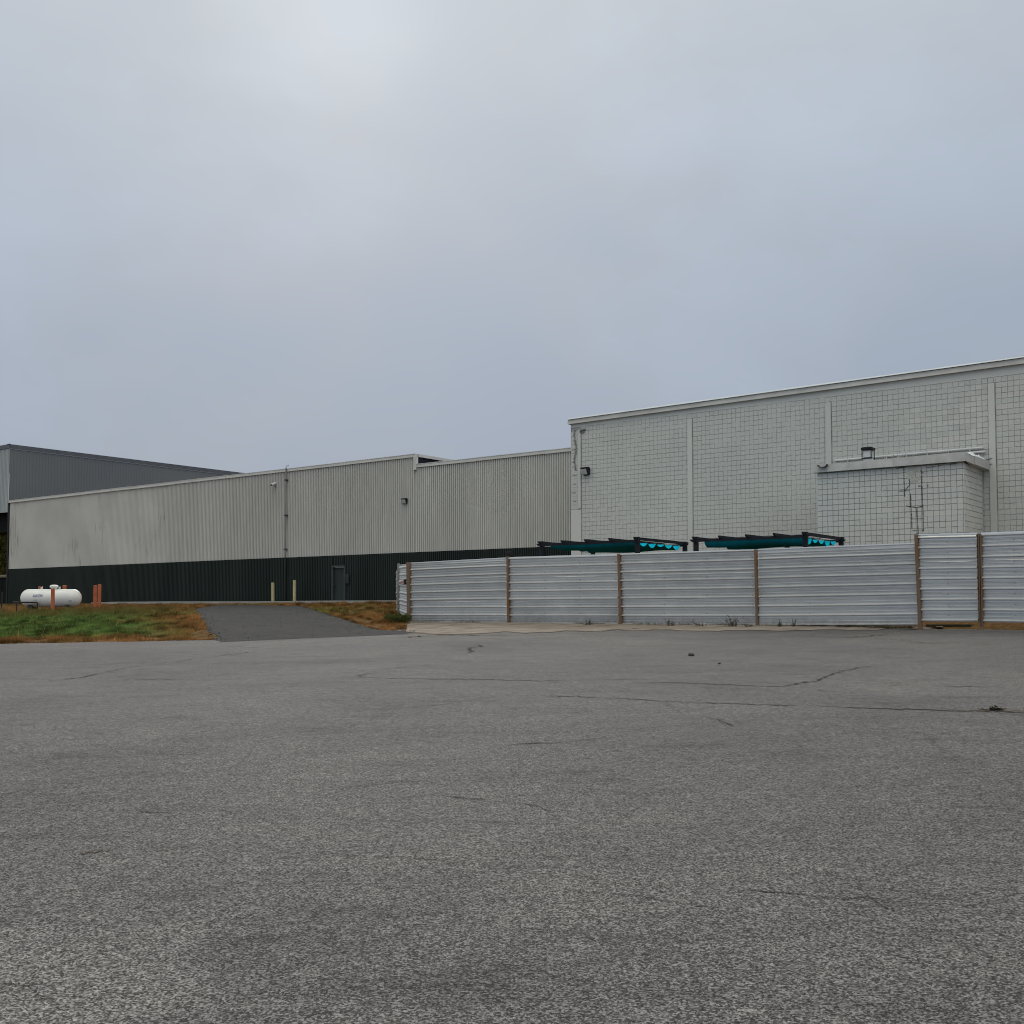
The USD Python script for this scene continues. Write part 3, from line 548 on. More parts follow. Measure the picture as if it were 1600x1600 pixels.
# door with frame, handle, and a small flush box beside it
fr = MB()
fr.box(X(ds0) - 0.09, X(ds0), -0.095, 0.1, DZ0 - 0.1, DZ1).box(X(ds1), X(ds1) + 0.09, -0.095, 0.1, DZ0 - 0.1, DZ1).box(X(ds0) - 0.09, X(ds1) + 0.09, -0.105, 0.1, DZ1, DZ1 + 0.1)
MB().box(X(ds0) + 0.005, X(ds1) - 0.005, 0.03, 0.08, DZ0 - 0.1, DZ1 - 0.01).build('door', MATS['door_paint'], wh, 'flush dark green steel door')
door = wh + '/door'
fr.build('frame', MATS['door_frame'], door)
MB().box(X(ds0) + 0.08, X(ds0) + 0.22, -0.03, -0.01, DZ0 + 0.95, DZ0 + 0.99).box(X(ds0) + 0.08, X(ds0) + 0.12, -0.03, 0.03, DZ0 + 0.93, DZ0 + 1.01).build('handle', MATS['lamp_black'], door)
m0, mz1 = tz(542.5, 897, S_WALL); m1, mz0 = tz(547.5, 912, S_WALL)
MB().bev(X(m0), X(m1), -0.17, -0.076, mz0, mz1, 0.015).build('meter_box', MATS['door_paint'], wh, 'small dark box beside the door')
# downpipe
pt, pz = tz(450, 727, S_WALL)
dp = MB().tube([(X(pt), -0.16, ZB + 0.0), (X(pt), -0.16, ZHI + 0.03)], 0.048, 10)
dp.tube([(X(pt), -0.16, ZHI + 0.02), (X(pt), -0.16, ZHI + 0.15), (X(pt) + 0.22, -0.12, ZHI + 0.16)], 0.025, 8)
dp.build('downpipe', MATS['conduit_grey'], wh, 'grey downpipe running down the pale wall', smooth=40)
MB().tube([(X(pt), -0.15, ZG + 0.1), (X(pt), -0.15, ZB - 0.004)], 0.07, 10).build('downpipe', MATS['dark_cladding'], wh, 'dark lower length of the downpipe', smooth=40)
for zz in (ZHI - 0.8, (ZHI + ZB) / 2 - 0.2, ZB + 0.5):
    MB().box(X(pt) - 0.12, X(pt) + 0.12, -0.22, -0.05, zz, zz + 0.07).build('bracket', MATS['dark_edge'], wh)

def wall_pack(parent, x, z, w=0.34, h=0.3, d=0.26):
    """Wall flood lamp: dark hood, pale lens facing out and down, back plate."""
    hs = MB().hull([(x - w / 2, 0, z - h / 2), (x + w / 2, 0, z - h / 2), (x - w / 2, 0, z + h / 2), (x + w / 2, 0, z + h / 2),
                    (x - w / 2, -d, z + h / 2), (x + w / 2, -d, z + h / 2), (x + w / 2, -d, z + h * 0.3), (x - w / 2, -d, z + h * 0.3),
                    (x - w / 2, -d * 0.55, z - h / 2), (x + w / 2, -d * 0.55, z - h / 2)])
    p = hs.build('wall_light', MATS['lamp_black'], parent, 'dark wall flood lamp with pale lens')
    a, b = np.array([0, -d, z + h * 0.3]), np.array([0, -d * 0.55, z - h / 2]); nrm = np.array([0, b[2] - a[2], -(b[1] - a[1])]); nrm /= np.linalg.norm(nrm)
    if nrm[1] > 0: nrm = -nrm
    q = [];
    for k, e_ in ((0.06, 0.03), (0.94, 0.03)):
        c = a + (b - a) * k
        for sx_ in (-1, 1):
            for o in (-0.02, 0.022): q.append((x - 0.02 + sx_ * (w / 2 - e_), *(c + nrm * o)[1:]))
    MB().hull(q).build('lens', MATS['lamp_lens'], p)
    MB().box(x - w * 0.35, x + w * 0.35, -0.02, 0.045, z - h * 0.6, z + h * 0.6).build('back_plate', MATS['lamp_black'], p)
    return p

lx, lz = tz(634.5, 783, S_WALL); wall_pack(wh, X(lx), lz, 0.38, 0.3, 0.26)
cx_, cz = tz(432, 758, S_WALL)
cm = MB().tube([(X(cx_) - 0.02, -0.05, cz + 0.12), (X(cx_) - 0.1, -0.34, cz)], 0.08, 12)
pth = cm.build('security_camera', MATS['white_pipe'], wh, 'small white security camera under the eave', smooth=40)
MB().tube([(X(cx_) - 0.105, -0.35, cz - 0.012), (X(cx_) - 0.112, -0.375, cz - 0.02)], 0.065, 12).build('lens', MATS['lamp_black'], pth)
MB().box(X(cx_) - 0.05, X(cx_) + 0.06, -0.14, -0.04, cz - 0.12, cz + 0.04).build('bracket', MATS['conduit_grey'], pth)

# ------------------------------------------------------------------ painted block building
def blocks(t0, t1, z0, ncourse, proud=0.012, seed=0, skip=None, closed=0.16, vclosed=0.3, bw=0.4064, bh=0.2032, g=0.011):
    """Scored blocks (two half faces each) as a list of (centre t, centre z, vertices, faces); joints stay open except where paint fills them."""
    r = np.random.default_rng(seed); out = []
    for c in range(ncourse):
        za = z0 + c * bh; start = t0 - (bw / 2 if c % 2 else 0); k = 0
        fill_row = r.random() < 0.10
        while start + k * bw < t1 - 0.02:
            a = start + k * bw; k += 1; vs, fs, n = [], [], 0; pr = proud + r.uniform(-0.002, 0.003)
            for half in (0, 1):
                x0 = a + half * bw / 2; x1 = x0 + bw / 2 - (0 if r.random() < vclosed else g); cl = closed + 0.5 * float(np.clip((meshkit.fbm(np.array([[x0 * 0.3, za * 0.4, seed * 0.1]]), 3, 8)[0] - 0.48) * 5, 0, 1)); zt = za + bh - (0 if r.random() < cl or (fill_row and r.random() < 0.6) else g)
                x0c, x1c = max(x0, t0), min(x1, t1)
                if x1c - x0c < 0.03: continue
                if skip and skip((x0c + x1c) / 2, za + bh / 2): continue
                e = 0.003
                v = [(x0c, 0, za), (x1c, 0, za), (x1c, 0, zt), (x0c, 0, zt), (x0c + e, -pr, za + e), (x1c - e, -pr, za + e), (x1c - e, -pr, zt - e), (x0c + e, -pr, zt - e)]
                f = [(4, 5, 6, 7), (0, 1, 5, 4), (1, 2, 6, 5), (2, 3, 7, 6), (3, 0, 4, 7)]
                vs += v; fs += [tuple(q + n for q in ff) for ff in f]; n += 8
            if vs: out.append((a + bw / 2, za + bh / 2, np.array(vs), np.array(fs)))
    return out

TB0, _ = tz(892.5, 700, S_BLOCK); TB1 = tz(1600, 700, S_BLOCK)[0] + 9
PB = W(TB0, S_BLOCK); XB = lambda t: t - TB0
_, ZF1 = tz(1200, 613, S_BLOCK); _, ZF0 = tz(1200, 622, S_BLOCK)
ZTOP = tz(892, 654.3, S_BLOCK)[1] * 0.5 + tz(1600, 558.5, S_BLOCK)[1] * 0.5; ZFB = ZTOP - 0.31
bb = thing('block_building', 'tall grey-green painted concrete block building at the right', 'building', (PB[0], PB[1], 0), ROT)
LB = XB(TB1)
MB().box(0, LB, 0, 0.3, 1.4, ZFB).build('wall', MATS['joint_shade_mortar'], bb, 'mortar behind the blocks, darkened to carry the shade of the joints')
MB().box(-0.012, 0.0 - 0.002, -0.012, 30, 1.4, ZFB).build('end_wall', MATS['block_paint'], bb)
MB().box(0.0, LB, 0.3, 30, ZFB - 0.3, ZFB).build('roof', MATS['roofing'], bb)
strip = XB(tz(909, 700, S_BLOCK)[0])
pil = []
for px in (1074.5, 1290.5, 1545.5):
    pil.append((XB(tz(px, 700, S_BLOCK)[0]), XB(tz(px, 700, S_BLOCK)[0]) + 0.25))
band = 0.2; zc0 = ZFB - band - 46 * 0.2032 + 0.0; nc = 46
lam_t, lam_z = tz(917, 736.5, S_BLOCK)
def inpil(x, zz): return any(a < x < b + 0.02 for a, b in pil) and zz < ZFB - 0.5
bl = []
cuts = [strip] + [q for p in pil for q in p] + [LB]
for j in range(0, len(cuts), 2):
    bl += blocks(cuts[j] + (0.02 if j else 0), cuts[j + 1], zc0, nc, seed=40 + j, closed=0.08)
for p in pil: bl += blocks(p[0], p[1] + 0.02, ZFB - band - 0.2032, 1, seed=70)
bl = [b for b in bl if b[1] > 2.0]
right_edge = XB(tz(1600, 700, S_BLOCK)[0])
vis = sorted([b for b in bl if b[0] < right_edge + 0.1 and b[1] > 3.9], key=lambda b: -(b[0] - 0.0 * b[1]))
chosen = {id(b) for b in vis[:298]}
tones = ['block_paint', 'block_paint_warm', 'block_paint_cool']
for b in vis[:298]: MB().add(b[2], b[3]).build('block', MATS[tones[rng.integers(3)]], bb)
rest = [[], [], []]
m = MB(); [m.add(b[2], b[3]) for b in bl if id(b) not in chosen]; m.build('blocks', MATS['block_paint'], bb, 'painted scored blocks of the rest of the wall', kind='stuff')
RISE = lambda x: -0.03 + 0.17 * x / right_edge
MB().hull([(x_, y_, z_) for x_ in (0, LB) for y_ in (-0.014, 0.3) for z_ in (ZFB - band, ZFB - 0.002 + RISE(x_))]).build('top_band', MATS['smooth_paint'], bb)
for a, b in pil: MB().bev(a + 0.002, b - 0.02, -0.045, 0.01, 1.4, ZFB - 0.42, 0.006).build('pilaster', MATS['smooth_paint'], bb, 'flat painted pilaster strip')
fe = list(np.linspace(-0.12, LB, 10))
for a, b in zip(fe[:-1], fe[1:]):
    dzz = random.uniform(-0.012, 0.012)
    MB().hull([(x_, y, z_ + RISE(x_)) for x_ in (a + 0.002, b - 0.002) for y, z_ in ((-0.13, ZFB), (-0.10, ZFB + 0.21 + dzz), (0.35, ZFB), (0.35, ZFB + 0.2))]).build('fascia', MATS['fascia_metal'], bb)
    MB().hull([(x_, y, z_ + RISE(x_)) for x_ in (a + 0.003, b - 0.003) for y, z_ in ((-0.16, ZFB + 0.215), (-0.13, ZFB + 0.28 + dzz), (0.4, ZFB + 0.215), (0.4, ZFB + 0.26))]).build('coping', MATS['coping_metal'], bb)
ed = MB(); q = np.linspace(0.0, LB, 160); zz = ZTOP - 0.02 + RISE(q) + 0.05 * (meshkit.fbm(np.stack([q * 0.3, 0 * q, 0 * q], -1), 3, 5) - 0.45)
ed.tube(np.c_[q, np.full(160, 0.1), zz], 0.02, 6); ed.build('roof_edge', MATS['dark_edge'], bb, 'uneven dark membrane edge along the roof')
# left corner: flat strip with rough mortar, pipe cover, cover panel
zcv = tz(900, 795.5, S_BLOCK)[1]; zpt = tz(907, 672, S_BLOCK)[1]
cb = blocks(0.0, strip - 0.19, zcv, int((ZFB - band - zcv) / 0.2032), seed=90, closed=0.6, vclosed=0.8)
for b in cb: MB().add(b[2], b[3]).build('block', MATS['block_paint'], bb) if len(chosen) < 0 else None
m = MB(); [m.add(b[2], b[3]) for b in cb]; m.build('corner_blocks', MATS['block_paint'], bb, 'corner strip of blocks with half-filled joints', kind='stuff')
mp = MB(); q = np.linspace(zcv + 1.8, ZFB - 0.3, 60); r_ = np.random.default_rng(5)
for k in range(len(q) - 1):
    c = 0.25 + 0.05 * math.sin(q[k] * 5.0) + r_.uniform(-0.03, 0.03); mp.bev(c - r_.uniform(0.02, 0.06), c + r_.uniform(0.02, 0.05), -0.022 - 0.004 * r_.random(), -0.008, q[k], q[k + 1] + 0.01, 0.004)
for k in range(8):
    zq = zcv + 0.35 + k * 0.2032 * 2; mp.bev(0.05 + r_.uniform(0, 0.08), 0.26 + r_.uniform(0, 0.05), -0.019, -0.008, zq, zq + 0.03, 0.004)
mp.build('mortar_patch', MATS['rough_mortar'], bb, 'rough grey line of mortar down the left corner')
MB().bev(strip - 0.19, strip - 0.03, -0.07, 0.0, zcv, zpt, 0.02).build('pipe_cover', MATS['smooth_paint'], bb, 'flat painted pipe cover at the corner')
MB().tube([(strip - 0.06, -0.06, zpt - 0.1), (strip + 0.0, -0.07, zpt - 0.02), (strip + 0.12, -0.05, zpt), (strip + 0.24, -0.02, zpt)], 0.045, 8).bev(strip - 0.02, strip + 0.16, -0.05, 0, zpt - 0.16, zpt - 0.04, 0.01).build('pipe_elbow', MATS['conduit_grey'], bb, smooth=40)
MB().bev(0.01, strip - 0.02, -0.055, 0.0, 1.5, zcv - 0.03, 0.01).build('cover_panel', MATS['smooth_paint'], bb, 'smooth sheet panel covering the lower left corner')
wall_pack(bb, XB(lam_t), lam_z, 0.37, 0.33, 0.28)
# twin white pipes along the wall above the annex
pa, za_ = tz(1306, 721.5, S_BLOCK); pb_, zb_ = tz(1538, 701.5, S_BLOCK)
for o, (s_, e_) in enumerate(((0, 0), (0.1, 0.05))):
    MB().tube([(XB(pa) + s_, -0.09, 7.47 - o * 0.15), (XB(pb_) + e_, -0.09, 7.49 - o * 0.15)], 0.045, 8).build('wall_pipe', MATS['white_pipe'], bb, smooth=40)
for k in range(7):
    xq = XB(pa) + 0.5 + k * (XB(pb_) - XB(pa) - 1) / 6; MB().box(xq, xq + 0.05, -0.13, 0.0, 7.24, 7.50).build('pipe_clip', MATS['annex_metal'], bb)
for yq, zq in ((-0.0, 716), (0.0, 725)):
    ta, z1_ = tz(1551, zq, S_BLOCK); MB().tube([(XB(ta), -0.03, z1_), (XB(ta) - 0.15, -0.06, z1_ - 0.03), (XB(ta) - 0.42, -0.1, z1_ - 0.02)], 0.022, 6).build('tie_rod', MATS['conduit_grey'], bb)

# ------------------------------------------------------------------ annex of the same block, standing against the wall
TA0, _ = tz(1277, 760, S_ANNEX); TA1, ZA0 = tz(1506, 721.3, S_ANNEX)
PA = W(TA0, S_ANNEX); LA = TA1 - TA0; DA = S_BLOCK - S_ANNEX - 0.06
an = thing('block_annex', 'low flat-roofed block annex with a cracked joint, built against the tall block wall', 'annex', (PA[0], PA[1], 0), ROT)
ZA1 = ZA0 + 0.32
MB().box(0.02, LA - 0.02, 0.0, DA, 1.4, ZA0).build('wall', MATS['annex_shade_mortar'], an, 'mortar behind the blocks, darkened to carry the shade of the joints')
nca = 25; za = ZA0 - 0.03 - nca * 0.2032
ck0, ck1 = tz(1412.5, 760, S_ANNEX)[0] - TA0, tz(1441, 760, S_ANNEX)[0] - TA0
fb_ = blocks(0.0, LA, za, nca, proud=0.02, seed=101, closed=0.06, vclosed=0.08, g=0.012)
sd = blocks(0.0, DA, za, nca, proud=0.02, seed=103, closed=0.1, vclosed=0.95, g=0.013)
sd = [(b[0], b[1], np.c_[LA + 0.0 - b[2][:, 1] - 0.02, b[2][:, 0], b[2][:, 2]], b[3]) for b in sd]
front = sorted([b for b in fb_], key=lambda b: -b[1]); side = sorted(sd, key=lambda b: -b[1])
nf = [b for b in front if b[1] > 3.6][:225]; nsd = [b for b in side if b[1] > 3.6][:70]
for b in nf: MB().add(b[2], b[3]).build('block', MATS[tones[rng.integers(3)]], an)
for b in nsd: MB().add(b[2], b[3]).build('block', MATS[tones[rng.integers(3)]], an)
cid = {id(b) for b in nf + nsd}
m = MB(); [m.add(b[2], b[3]) for b in front + side if id(b) not in cid]; m.build('blocks', MATS['block_paint'], an, 'blocks of the lower courses', kind='stuff')
# open cracked joints and the patch of bare plaster
r_ = np.random.default_rng(12)
def crk(pts, w=0.022):
    cr = MB(); P = [tz(px, py, S_ANNEX) for px, py in pts]
    for (a, b), (c, d) in zip(P[:-1], P[1:]):
        n_ = max(2, int(math.hypot(c - a, d - b) / 0.06))
        for k in range(n_):
            x0, z0_ = a + (c - a) * k / n_ - TA0, b + (d - b) * k / n_; x1, z1_ = a + (c - a) * (k + 1) / n_ - TA0, b + (d - b) * (k + 1) / n_
            ww = w * r_.uniform(0.5, 1.3); L_ = math.hypot(x1 - x0, z1_ - z0_) + 1e-9; ox, oz = -(z1_ - z0_) / L_ * ww / 2, (x1 - x0) / L_ * ww / 2
            cr.add([(x0 - ox, -0.0262, z0_ - oz), (x1 - ox, -0.0262, z1_ - oz), (x1 + ox, -0.0262, z1_ + oz), (x0 + ox, -0.0262, z0_ + oz)], [(0, 1, 2, 3)])
    cr.build('open_joint', MATS['crack_mortar'], an)
crk([(1412.5, 730), (1413, 752), (1413.5, 767), (1414, 776)], 0.03); crk([(1421, 738), (1422, 762)], 0.025); crk([(1413.5, 767), (1421, 758.5)], 0.025)
crk([(1404, 767.5), (1413, 767), (1422, 766.5)], 0.03); crk([(1440.5, 738), (1440.8, 759), (1441.5, 782), (1442.5, 800), (1443, 830)], 0.03); crk([(1435, 759.5), (1442, 759.5)], 0.035)
crk([(1423, 771), (1423.5, 791), (1424.5, 800), (1425, 826)], 0.03); crk([(1416, 790.5), (1424, 792), (1433, 793), (1442, 791)], 0.04); crk([(1433, 793), (1433, 802), (1434, 816), (1435, 836)], 0.034)
crk([(1424, 811), (1443, 810.5)], 0.02); crk([(1425, 829), (1444, 828)], 0.02); crk([(1439.5, 733), (1440.5, 737), (1445, 740)], 0.02); crk([(1448, 731), (1472, 727), (1496, 724.5)], 0.02); crk([(1400, 732), (1417, 730)], 0.03); crk([(1450, 757), (1450.3, 763)], 0.02)
pl = MB()
for k in range(26):
    tpx, tz_ = tz(r_.uniform(1416, 1438), r_.uniform(731, 752), S_ANNEX); tpx -= TA0; a_, b_ = r_.uniform(0.04, 0.13), r_.uniform(0.04, 0.1)
    ang = np.sort(r_.uniform(0, 2 * np.pi, 8)); pl.hull([(tpx + a_ * math.cos(q_), yq, tz_ + b_ * math.sin(q_)) for q_ in ang for yq in (-0.020, -0.0245 - 0.0001 * k)])
pl.build('plaster_patch', MATS['patch_plaster'], an, 'cream plaster patch under the annex eave')
MB().box(-0.05, LA + 0.02, -0.02, DA, ZA0, ZA0 + 0.08).build('roof', MATS['roofing'], an)
# cornice: front board, tapered corner piece, side board
MB().hull([(-0.1, -0.14, ZA0), (-0.1, -0.10, ZA0 + 0.29), (-0.1, 0.1, ZA0), (-0.1, 0.1, ZA0 + 0.27), (LA * 0.55, -0.15, ZA0), (LA * 0.55, -0.10, ZA0 + 0.31), (LA * 0.55, 0.1, ZA0), (LA * 0.55, 0.1, ZA0 + 0.28)]).build('cornice', MATS['annex_metal'], an, 'bent sheet metal cornice board')
MB().hull([(LA * 0.55 + 0.004, -0.15, ZA0 + 0.0), (LA * 0.55 + 0.004, -0.11, ZA0 + 0.31), (LA * 0.55 + 0.004, 0.1, ZA0), (LA * 0.55 + 0.004, 0.1, ZA0 + 0.28), (LA + 0.1, -0.16, ZA0), (LA + 0.1, -0.13, ZA0 + 0.33), (LA + 0.02, 0.1, ZA0), (LA + 0.02, 0.1, ZA0 + 0.3)]).build('cornice', MATS['annex_metal'], an)
MB().hull([(LA + 0.104, -0.16, ZA0), (LA + 0.104, -0.13, ZA0 + 0.33), (LA + 0.02, 0.55, ZA0 - 0.04), (LA + 0.2, 0.55, ZA0 - 0.05), (LA + 0.2, 0.55, ZA0 + 0.22), (LA + 0.02, 0.55, ZA0 + 0.24)]).build('cornice', MATS['annex_metal'], an, 'bent corner piece of the cornice')
MB().hull([(LA + 0.02, 0.56, ZA0 - 0.06), (LA + 0.24, 0.56, ZA0 - 0.06), (LA + 0.24, 0.56, ZA0 + 0.24), (LA + 0.02, 0.56, ZA0 + 0.27), (LA + 0.02, DA, ZA0 - 0.06), (LA + 0.26, DA, ZA0 - 0.06), (LA + 0.26, DA, ZA0 + 0.26), (LA + 0.02, DA, ZA0 + 0.3)]).build('cornice', MATS['annex_metal'], an)
cp = MB()
for k in range(8):
    y0 = 0.1 + k * 0.3; cp.hull([(LA - 0.05, y0, ZA0 + 0.28), (LA + 0.2, y0 + 0.05, ZA0 + 0.26), (LA - 0.02, y0 + 0.29, ZA0 + 0.27), (LA + 0.18, y0 + 0.28, ZA0 + 0.3), (LA + 0.05, y0 + 0.15, ZA0 + 0.37 + 0.04 * (k % 3))])
cp.build('flashing', MATS['coping_metal'], an, 'crumpled pale flashing on the right end')
# end of the gutter at the left, a dark half bowl
gt, gz = tz(1288.5, 728.5, S_ANNEX); gt -= TA0
gm = MB(); ang = np.linspace(math.pi * 1.05, math.pi * 1.95, 12)
for k in range(11):
    a, b = ang[k], ang[k + 1]; R1, R2 = 0.2, 0.16
    gm.hull([(gt + r__ * math.cos(q_), yq, gz + 0.06 + 0.75 * r__ * math.sin(q_)) for r__ in (R1, R2) for q_ in (a, b) for yq in (-0.26, -0.13)])
gm.build('gutter_end', MATS['dark_edge'], an, 'dark curved gutter end at the left of the cornice')
# roof vent
vt, vz = tz(1357, 715, S_ANNEX + 0.9); vt -= TA0
vb = MB().bev(vt - 0.16, vt + 0.16, 0.72, 1.04, ZA0 + 0.05, ZA0 + 0.50, 0.02).bev(vt - 0.15, vt + 0.15, 0.73, 1.03, ZA0 + 0.53, ZA0 + 0.81, 0.02)
vp = vb.build('roof_vent', MATS['white_pipe'], an, 'square roof vent with a black cap')
fm = MB()
for sx_ in (-1, 1):
    for sy_ in (0.70, 1.04): fm.box(vt + sx_ * 0.175 - 0.011, vt + sx_ * 0.175 + 0.011, sy_ - 0.018, sy_ + 0.018, ZA0 + 0.47, ZA0 + 0.84)
fm.box(vt - 0.19, vt + 0.19, 0.69, 0.73, ZA0 + 0.495, ZA0 + 0.525); fm.build('cap_frame', MATS['lamp_black'], vp)
MB().hull([(vt + a_, 0.88 + b_, ZA0 + c_) for c_, w_ in ((0.82, 0.2), (0.91, 0.205), (0.94, 0.14)) for a_ in (-w_, w_) for b_ in (-w_, w_)]).build('vent_cap', MATS['lamp_black'], vp)
wt, wz = tz(1402, 708, S_ANNEX + 1.3); wt -= TA0; wr = MB(); r_ = np.random.default_rng(33)
for k in range(12):
    P = [(wt + r_.uniform(-0.3, 0.3), 1.3 + r_.uniform(-0.2, 0.2), ZA0 + 0.2 + 0.0 * k)]
    for j in range(4): P.append((P[-1][0] + r_.uniform(-0.14, 0.14), P[-1][1] + r_.uniform(-0.1, 0.1), ZA0 + 0.25 + 0.12 * j * r_.uniform(0.4, 1.1)))
    wr.tube(P, 0.012, 5)
wr.build('loose_cable', MATS['annex_metal'], an, 'tangle of loose cable on the annex roof')

# ------------------------------------------------------------------ far building with raised hall
SF = 50.0; TF, _ = tz(15.2, 700, SF); PF = W(TF, SF); ZFT = tz(15.2, 694, SF)[1]; ZFL = tz(6, 801, SF)[1]
fbld = thing('far_hall', 'tall grey hall raised above open ground, beyond the left end of the warehouse', 'building', (PF[0], PF[1], 0), ROT)
WF = 24.3; WE = 27.2
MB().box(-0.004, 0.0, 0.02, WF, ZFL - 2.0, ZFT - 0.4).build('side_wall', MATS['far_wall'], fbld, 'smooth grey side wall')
rb = MB();
for k in range(80): rb.box(0.0, 0.012, 0.1 + k * 0.3, 0.16 + k * 0.3, ZFL - 2, ZFT - 0.41)
rb.build('wall_rib', MATS['far_wall'], fbld, kind='stuff')
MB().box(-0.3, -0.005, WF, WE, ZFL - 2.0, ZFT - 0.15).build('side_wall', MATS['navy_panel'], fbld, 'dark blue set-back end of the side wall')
MB().box(-0.32, 0.02, WF - 0.3, WF + 0.5, ZFT - 0.9, ZFT - 0.41).build('corner_bracket', MATS['coping_metal'], fbld)
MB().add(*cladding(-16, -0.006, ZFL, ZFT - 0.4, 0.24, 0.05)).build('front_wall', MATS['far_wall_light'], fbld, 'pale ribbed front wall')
MB().box(-16, 0.06, -0.08, 0.06, ZFT - 0.38, ZFT).box(-0.06, 0.08, 0.061, WE, ZFT - 0.38, ZFT - 0.004).build('eave_trim', MATS['hall_trim'], fbld)
MB().box(-0.30, 0.1, -0.1, 0.001, ZFT - 0.02, ZFT + 0.02).build('eave_cap', MATS['dark_edge'], fbld)
MB().box(-16, -0.31, 0.1, WE, ZFT - 0.6, ZFT - 0.4).build('roof', MATS['roofing'], fbld)
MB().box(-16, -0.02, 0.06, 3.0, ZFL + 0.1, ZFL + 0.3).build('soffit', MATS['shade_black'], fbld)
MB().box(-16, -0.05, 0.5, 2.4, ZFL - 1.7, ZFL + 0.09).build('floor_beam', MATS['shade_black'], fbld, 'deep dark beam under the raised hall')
MB().box(-16, -0.01, WE - 0.4, WE, ZFL - 0.2, ZFT - 0.61).build('rear_wall', MATS['far_wall'], fbld)
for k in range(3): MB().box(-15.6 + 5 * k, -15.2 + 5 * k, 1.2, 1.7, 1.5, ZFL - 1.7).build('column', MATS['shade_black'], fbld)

# ------------------------------------------------------------------ corrugated fence
def ribs(a, b, z0a, z0b, z1a, z1b, base_z, nx=2, seed=0, dk=1.0):
    """Horizontal ribbed sheet from point a to b; bottom and top may slope; rib lines follow base_z (a pair of heights)."""
    a, b = np.asarray(a, float), np.asarray(b, float); d = (b - a) / np.linalg.norm(b - a); nrm = np.array([d[1], -d[0]])
    cell = [(0.0, 0.0), (0.046, -0.008), (0.030, 0.092 * dk), (0.046, 0.096 * dk), (0.098, 0.02 * dk), (0.116, 0.0), (0.152, -0.004), (0.146, 0.04 * dk), (0.154, 0.042 * dk), (0.190, 0.0), (0.226, -0.004), (0.220, 0.04 * dk), (0.228, 0.042 * dk), (0.264, 0.0)]
    h = z1a - z0a; prof = [(k * 0.305 + q, o) for k in range(int(h / 0.305) + 2) for q, o in cell]
    prof = [(q, o) for q, o in prof if q < h]; prof.append((h, prof[-1][1]))
    v = []; xs = np.linspace(0, 1, nx)
    for x in xs:
        z0, z1 = z0a + (z0b - z0a) * x, z1a + (z1b - z1a) * x
        p = a + (b - a) * x
        bow = 0.03 * (meshkit.noise(np.array([[x * 4, seed, 0]]), 3)[0] - 0.5)
        for q, o in prof:
            w = o + bow + 0.016 * (meshkit.noise(np.array([[x * 9, seed + 3, q * 1.5]]), 7)[0] - 0.5); v.append((p[0] + nrm[0] * w, p[1] + nrm[1] * w, z0 + (z1 - z0) * q / h + 0.005 * (meshkit.noise(np.array([[x * 3, seed, 5]]), 9)[0] - 0.5)))
    n = len(prof); i = np.arange(nx - 1)[:, None] * n + np.arange(n - 1)[None]
    return np.array(v), np.stack([i, i + n, i + n + 1, i + 1], -1).reshape(-1, 4)

fence = thing('corrugated_fence', 'long corrugated sheet fence with rusty posts below the block building', 'fence')
def post(parent, px, ytop, ybot, wpx, matn='rusty_post', px_top=None, s=S_FENCE - 0.06, depth=0.13, extra=0.0):
    b = at_plane(px, ybot, s); t = at_plane(px if px_top is None else px_top, ytop, s); w = wpx / FPX * b[1] * 0.86
    pts = []
    for q, o in ((b, -0.12), (t, extra)):
        for sx_ in (-0.5, 0.5):
            for sy_ in (-0.5, 0.5):
                for c in ((0.8, 1), (1, 0.8)):
                    p2 = q[:2] + np.array([1, 0]) * sx_ * w * c[0] + N * sy_ * depth * c[1]; pts.append((p2[0], p2[1], q[2] + o))
    return MB().hull(pts).build('post', MATS[matn], parent)

